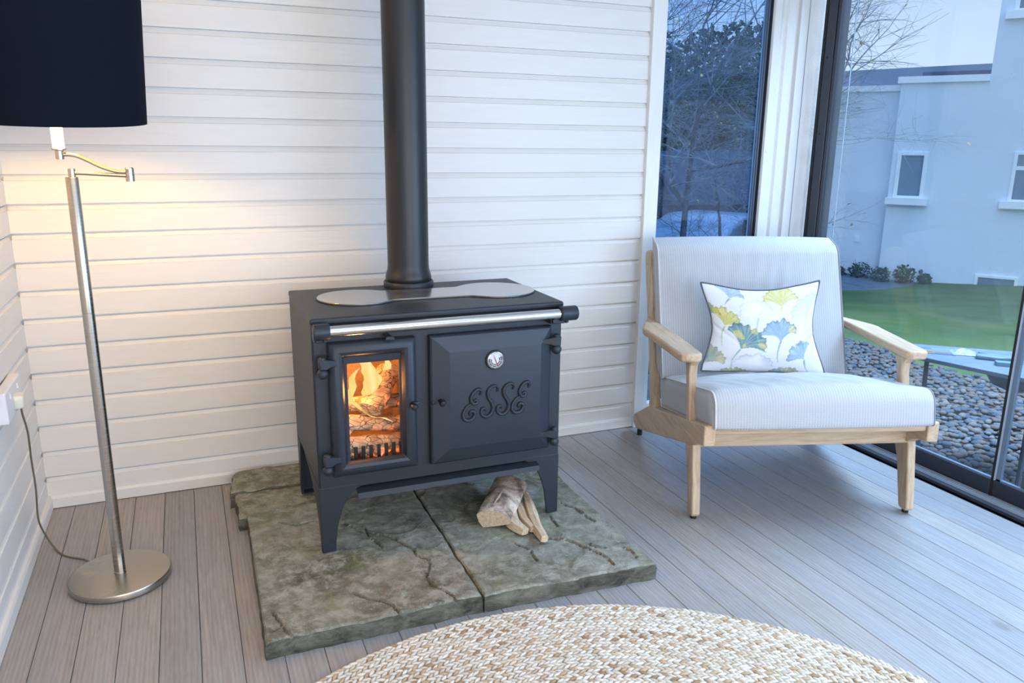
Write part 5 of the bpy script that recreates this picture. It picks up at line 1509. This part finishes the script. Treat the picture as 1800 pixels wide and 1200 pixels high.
# evergreens behind
rg_ = random.Random(9)
def evergreen(x, y, r, h, label, n_=5200, size=0.10, mat='leaf_green'):
    t = empty('evergreen_shrub', (x, y, -0.62)); tag(t, label, 'shrub', 'evergreens behind the bare trees')
    obj('foliage', leaves(x, y, -0.6, r, r, h, n_, size, rg_), M[mat], t, smooth=0, recalc=False)
    obj('trunk', MB().tube([(x, y, -0.62), (x, y, h * 0.7)], [0.12, 0.05], 7), M['tree_bark'], t)
evergreen(6.5, 8.0, 0.9, 3.6, 'dark evergreen at the left edge of the back window')
evergreen(11.6, 18.0, 3.2, 6.5, 'broad dark evergreen behind the bare trees', 7000, 0.16)
evergreen(18.4, 19.5, 3.4, 6.2, 'far dark evergreen to the right behind the bare trees', 7000, 0.16)
evergreen(8.1, 5.6, 0.35, 0.75, 'low yellow green bush by the parked car', 700, 0.05, 'leaf_yellow')
# slate roofed outbuilding behind the small tree
ob = empty('outbuilding', (12.6, 12.4, -0.62)); tag(ob, 'grey outbuilding with a slate roof beyond the bare trees', 'building')
obj('wall', MB().box(11.3, 15.2, 12.0, 14.5, -0.62, 0.25), M['road'], ob, smooth=0)
def slates():
    m = MB()
    for r_ in range(9):
        z = 0.25 + r_ * 0.13; y = 11.85 + r_ * 0.16
        m.box(11.1, 15.4, y, y + 0.19, z, z + 0.15)
    return m
so = obj('roof', MB().prism([(11.9, 0.2), (13.3, 1.42), (14.7, 0.2)], 11.15, 15.35, 'x'), M['slate'], ob, smooth=0)
for r_ in range(9):
    z = 0.22 + r_ * 0.13; y = 11.82 + r_ * 0.155
    obj('slate_course', MB().prism([(y, z), (y + 0.2, z + 0.17), (y + 0.2, z + 0.13), (y, z - 0.03)], 11.1, 15.4, 'x'), M['slate'], so, smooth=0)
# parked car, pale blue
car = empty('parked_car', (9.45, 8.3, -0.98), 0.45); tag(car, 'pale blue rounded car parked beyond the small tree outside the back window', 'car')
M['car_paint'] = flat('car_paint', (0.38, 0.50, 0.62), 0.25, 0.2); M['car_glass'] = flat('car_glass', (0.12, 0.18, 0.26), 0.08)
prof = [(-1.9, 0.25), (-1.92, 0.55), (-1.75, 0.78), (-1.15, 0.88), (-0.70, 1.22), (-0.2, 1.36), (0.45, 1.36), (1.0, 1.18), (1.45, 0.92), (1.85, 0.84), (1.95, 0.55), (1.92, 0.25)]
def carbody():
    rings = []
    for y, f in ((-0.78, 0.90), (-0.74, 0.97), (-0.55, 1.0), (0.55, 1.0), (0.74, 0.97), (0.78, 0.90)):
        rings.append([(x * (0.96 + 0.04 * f), y, 0.25 + (z - 0.25) * (f if z > 0.9 else 1.0)) for x, z in prof])
    return MB().loft(rings)
obj('body', carbody(), M['car_paint'], car, local=True, smooth=50)
obj('side_window', MB().prism([(-0.95, 0.93), (-0.62, 1.18), (-0.15, 1.27), (0.45, 1.27), (0.9, 1.12), (1.15, 0.95)], -0.80, 0.80, 'y'), M['car_glass'], car, local=True, smooth=0)
for wx in (-1.25, 1.25):
    for wy in (-0.78, 0.66):
        obj('wheel', MB().lathe([(0.0001, wy), (0.30, wy), (0.32, wy + 0.03), (0.32, wy + 0.12), (0.0001, wy + 0.13)], (wx, 0, 0.32), 20, 'y'), M['black_rubber'], car, local=True)

# solid table added outside for a reflection in the glass, with things on it
tb = empty('reflected_table', (4.65, -0.85, -0.19)); tag(tb, 'low pale table added outside for the reflection seen in the sliding glass', 'table')
TP = [(4.262, -0.62), (4.452, -0.405), (5.10, -0.965), (4.76, -1.42), (4.45, -1.28)]
obj('table_top', MB().prism(TP, 0.428, 0.450, 'z'), M['pale_top'], tb, smooth=0, bevel=0.003)
obj('pedestal', MB().lathe([(0.05, 0.30), (0.12, 0.33), (0.15, 0.38), (0.155, 0.428)], (4.66, -0.95, 0), 24), M['dark_leg'], tb)
for a_, b_ in (((4.40, -0.60), (4.36, -0.66)), ((4.95, -0.98), (5.0, -1.0)), ((4.72, -1.32), (4.74, -1.36)), ((4.42, -1.20), (4.36, -1.24))):
    obj('leg', MB().tube([(*a_, 0.43), (*b_, -0.19)], 0.012, 8), M['dark_leg'], tb)
def onrot(cx, cy, a, pts): return [(cx + u * math.cos(a) - v * math.sin(a), cy + u * math.sin(a) + v * math.cos(a)) for u, v in pts]
A_ = -0.72
lf = obj('leaflet', MB().prism(onrot(4.440, -0.597, A_, [(-0.105, -0.068), (0.105, -0.068), (0.105, 0.068), (-0.105, 0.068)]), 0.450, 0.453, 'z'), flat('leaflet_paper', (0.12, 0.15, 0.19), 0.8), None, loc=(4.440, -0.597, 0.45), smooth=0)
tag(lf, 'colourful printed leaflet lying on the reflected table', 'leaflet')
CC = [(0.55, 0.30, 0.12), (0.12, 0.22, 0.50), (0.45, 0.14, 0.24), (0.25, 0.28, 0.36), (0.45, 0.45, 0.12), (0.50, 0.36, 0.12), (0.42, 0.40, 0.45), (0.30, 0.40, 0.55), (0.15, 0.35, 0.30), (0.28, 0.45, 0.55), (0.18, 0.25, 0.45), (0.30, 0.50, 0.52)]
for q, c in enumerate(CC):
    i, j = q % 2, q // 2
    u0, v0 = -0.100 + i * 0.101, -0.064 + j * 0.0215
    obj('colour_block', MB().prism(onrot(4.440, -0.597, A_, [(u0, v0), (u0 + 0.097, v0), (u0 + 0.097, v0 + 0.0195), (u0, v0 + 0.0195)]), 0.453, 0.4536, 'z'), flat('print_%d' % q, tuple(k_ * 0.4 for k_ in c), 0.8), lf, smooth=0)
# crumpled clear bag
bg = MB(); bv = []; bf = []
for j in range(11):
    for i in range(11):
        u, v = i / 10 - 0.5, j / 10 - 0.5; q = onrot(4.56, -0.695, A_, [(u * 0.13, v * 0.12)])[0]
        bv.append((q[0], q[1], 0.452 + 0.028 * max(0, 1 - (2 * u) ** 2) * max(0, 1 - (2 * v) ** 2) * (0.7 + 0.9 * noise.noise(Vector((u * 9, v * 9, 2)))) + 0.001))
for j in range(10):
    for i in range(10):
        a = j * 11 + i; bf.append((a, a + 1, a + 12, a + 11))
o = obj('plastic_bag', bg.add(bv, bf), flat('crumpled_bag', (0.24, 0.28, 0.31), 0.35), None, loc=(4.56, -0.695, 0.45), smooth=0); tag(o, 'crumpled clear plastic bag beside the leaflet on the reflected table', 'bag')
gl_ = NM('adapter_grey', 0.5, 0, (0.10, 0.17, 0.22)).m
o = obj('grey_pouch', MB().prism(onrot(4.60, -0.84, A_, [(-0.09, -0.03), (0.02, -0.045), (0.09, -0.02), (0.09, 0.02), (0.0, 0.04), (-0.08, 0.02)]), 0.450, 0.474, 'z'), gl_, None, loc=(4.60, -0.84, 0.45), smooth=30, bevel=0.008); tag(o, 'dark grey pouch lying in the middle of the reflected table', 'pouch')
o = obj('power_adapter', MB().prism(onrot(4.545, -0.96, A_, [(-0.055, -0.022), (0.055, -0.022), (0.055, 0.022), (-0.055, 0.022)]), 0.450, 0.472, 'z'), gl_, None, loc=(4.545, -0.96, 0.45), smooth=0, bevel=0.003); tag(o, 'small dark block adapter on the near side of the reflected table', 'adapter')
o = obj('coiled_cable', MB().tube(curve_pts([(4.64, -0.72, 0.455), (4.66, -0.80, 0.458), (4.66, -0.88, 0.460), (4.70, -0.94, 0.470), (4.67, -1.02, 0.466), (4.68, -1.12, 0.458), (4.64, -1.2, 0.456)], 6), 0.0045, 6).tube(curve_pts([(4.60, -0.86, 0.458), (4.65, -0.92, 0.466), (4.66, -1.0, 0.475), (4.70, -1.08, 0.462), (4.72, -1.16, 0.456)], 6), 0.004, 6), gl_, None, loc=(4.65, -0.95, 0.45)); tag(o, 'dark cable looped across the reflected table', 'cable')
o = obj('white_tray', MB().prism(onrot(4.60, -1.18, A_, [(-0.10, -0.06), (0.08, -0.06), (0.08, 0.07), (-0.10, 0.07)]), 0.450, 0.468, 'z'), M['white_plastic'], None, loc=(4.60, -1.18, 0.45), smooth=0, bevel=0.004); tag(o, 'white flat tray at the right end of the reflected table', 'tray')
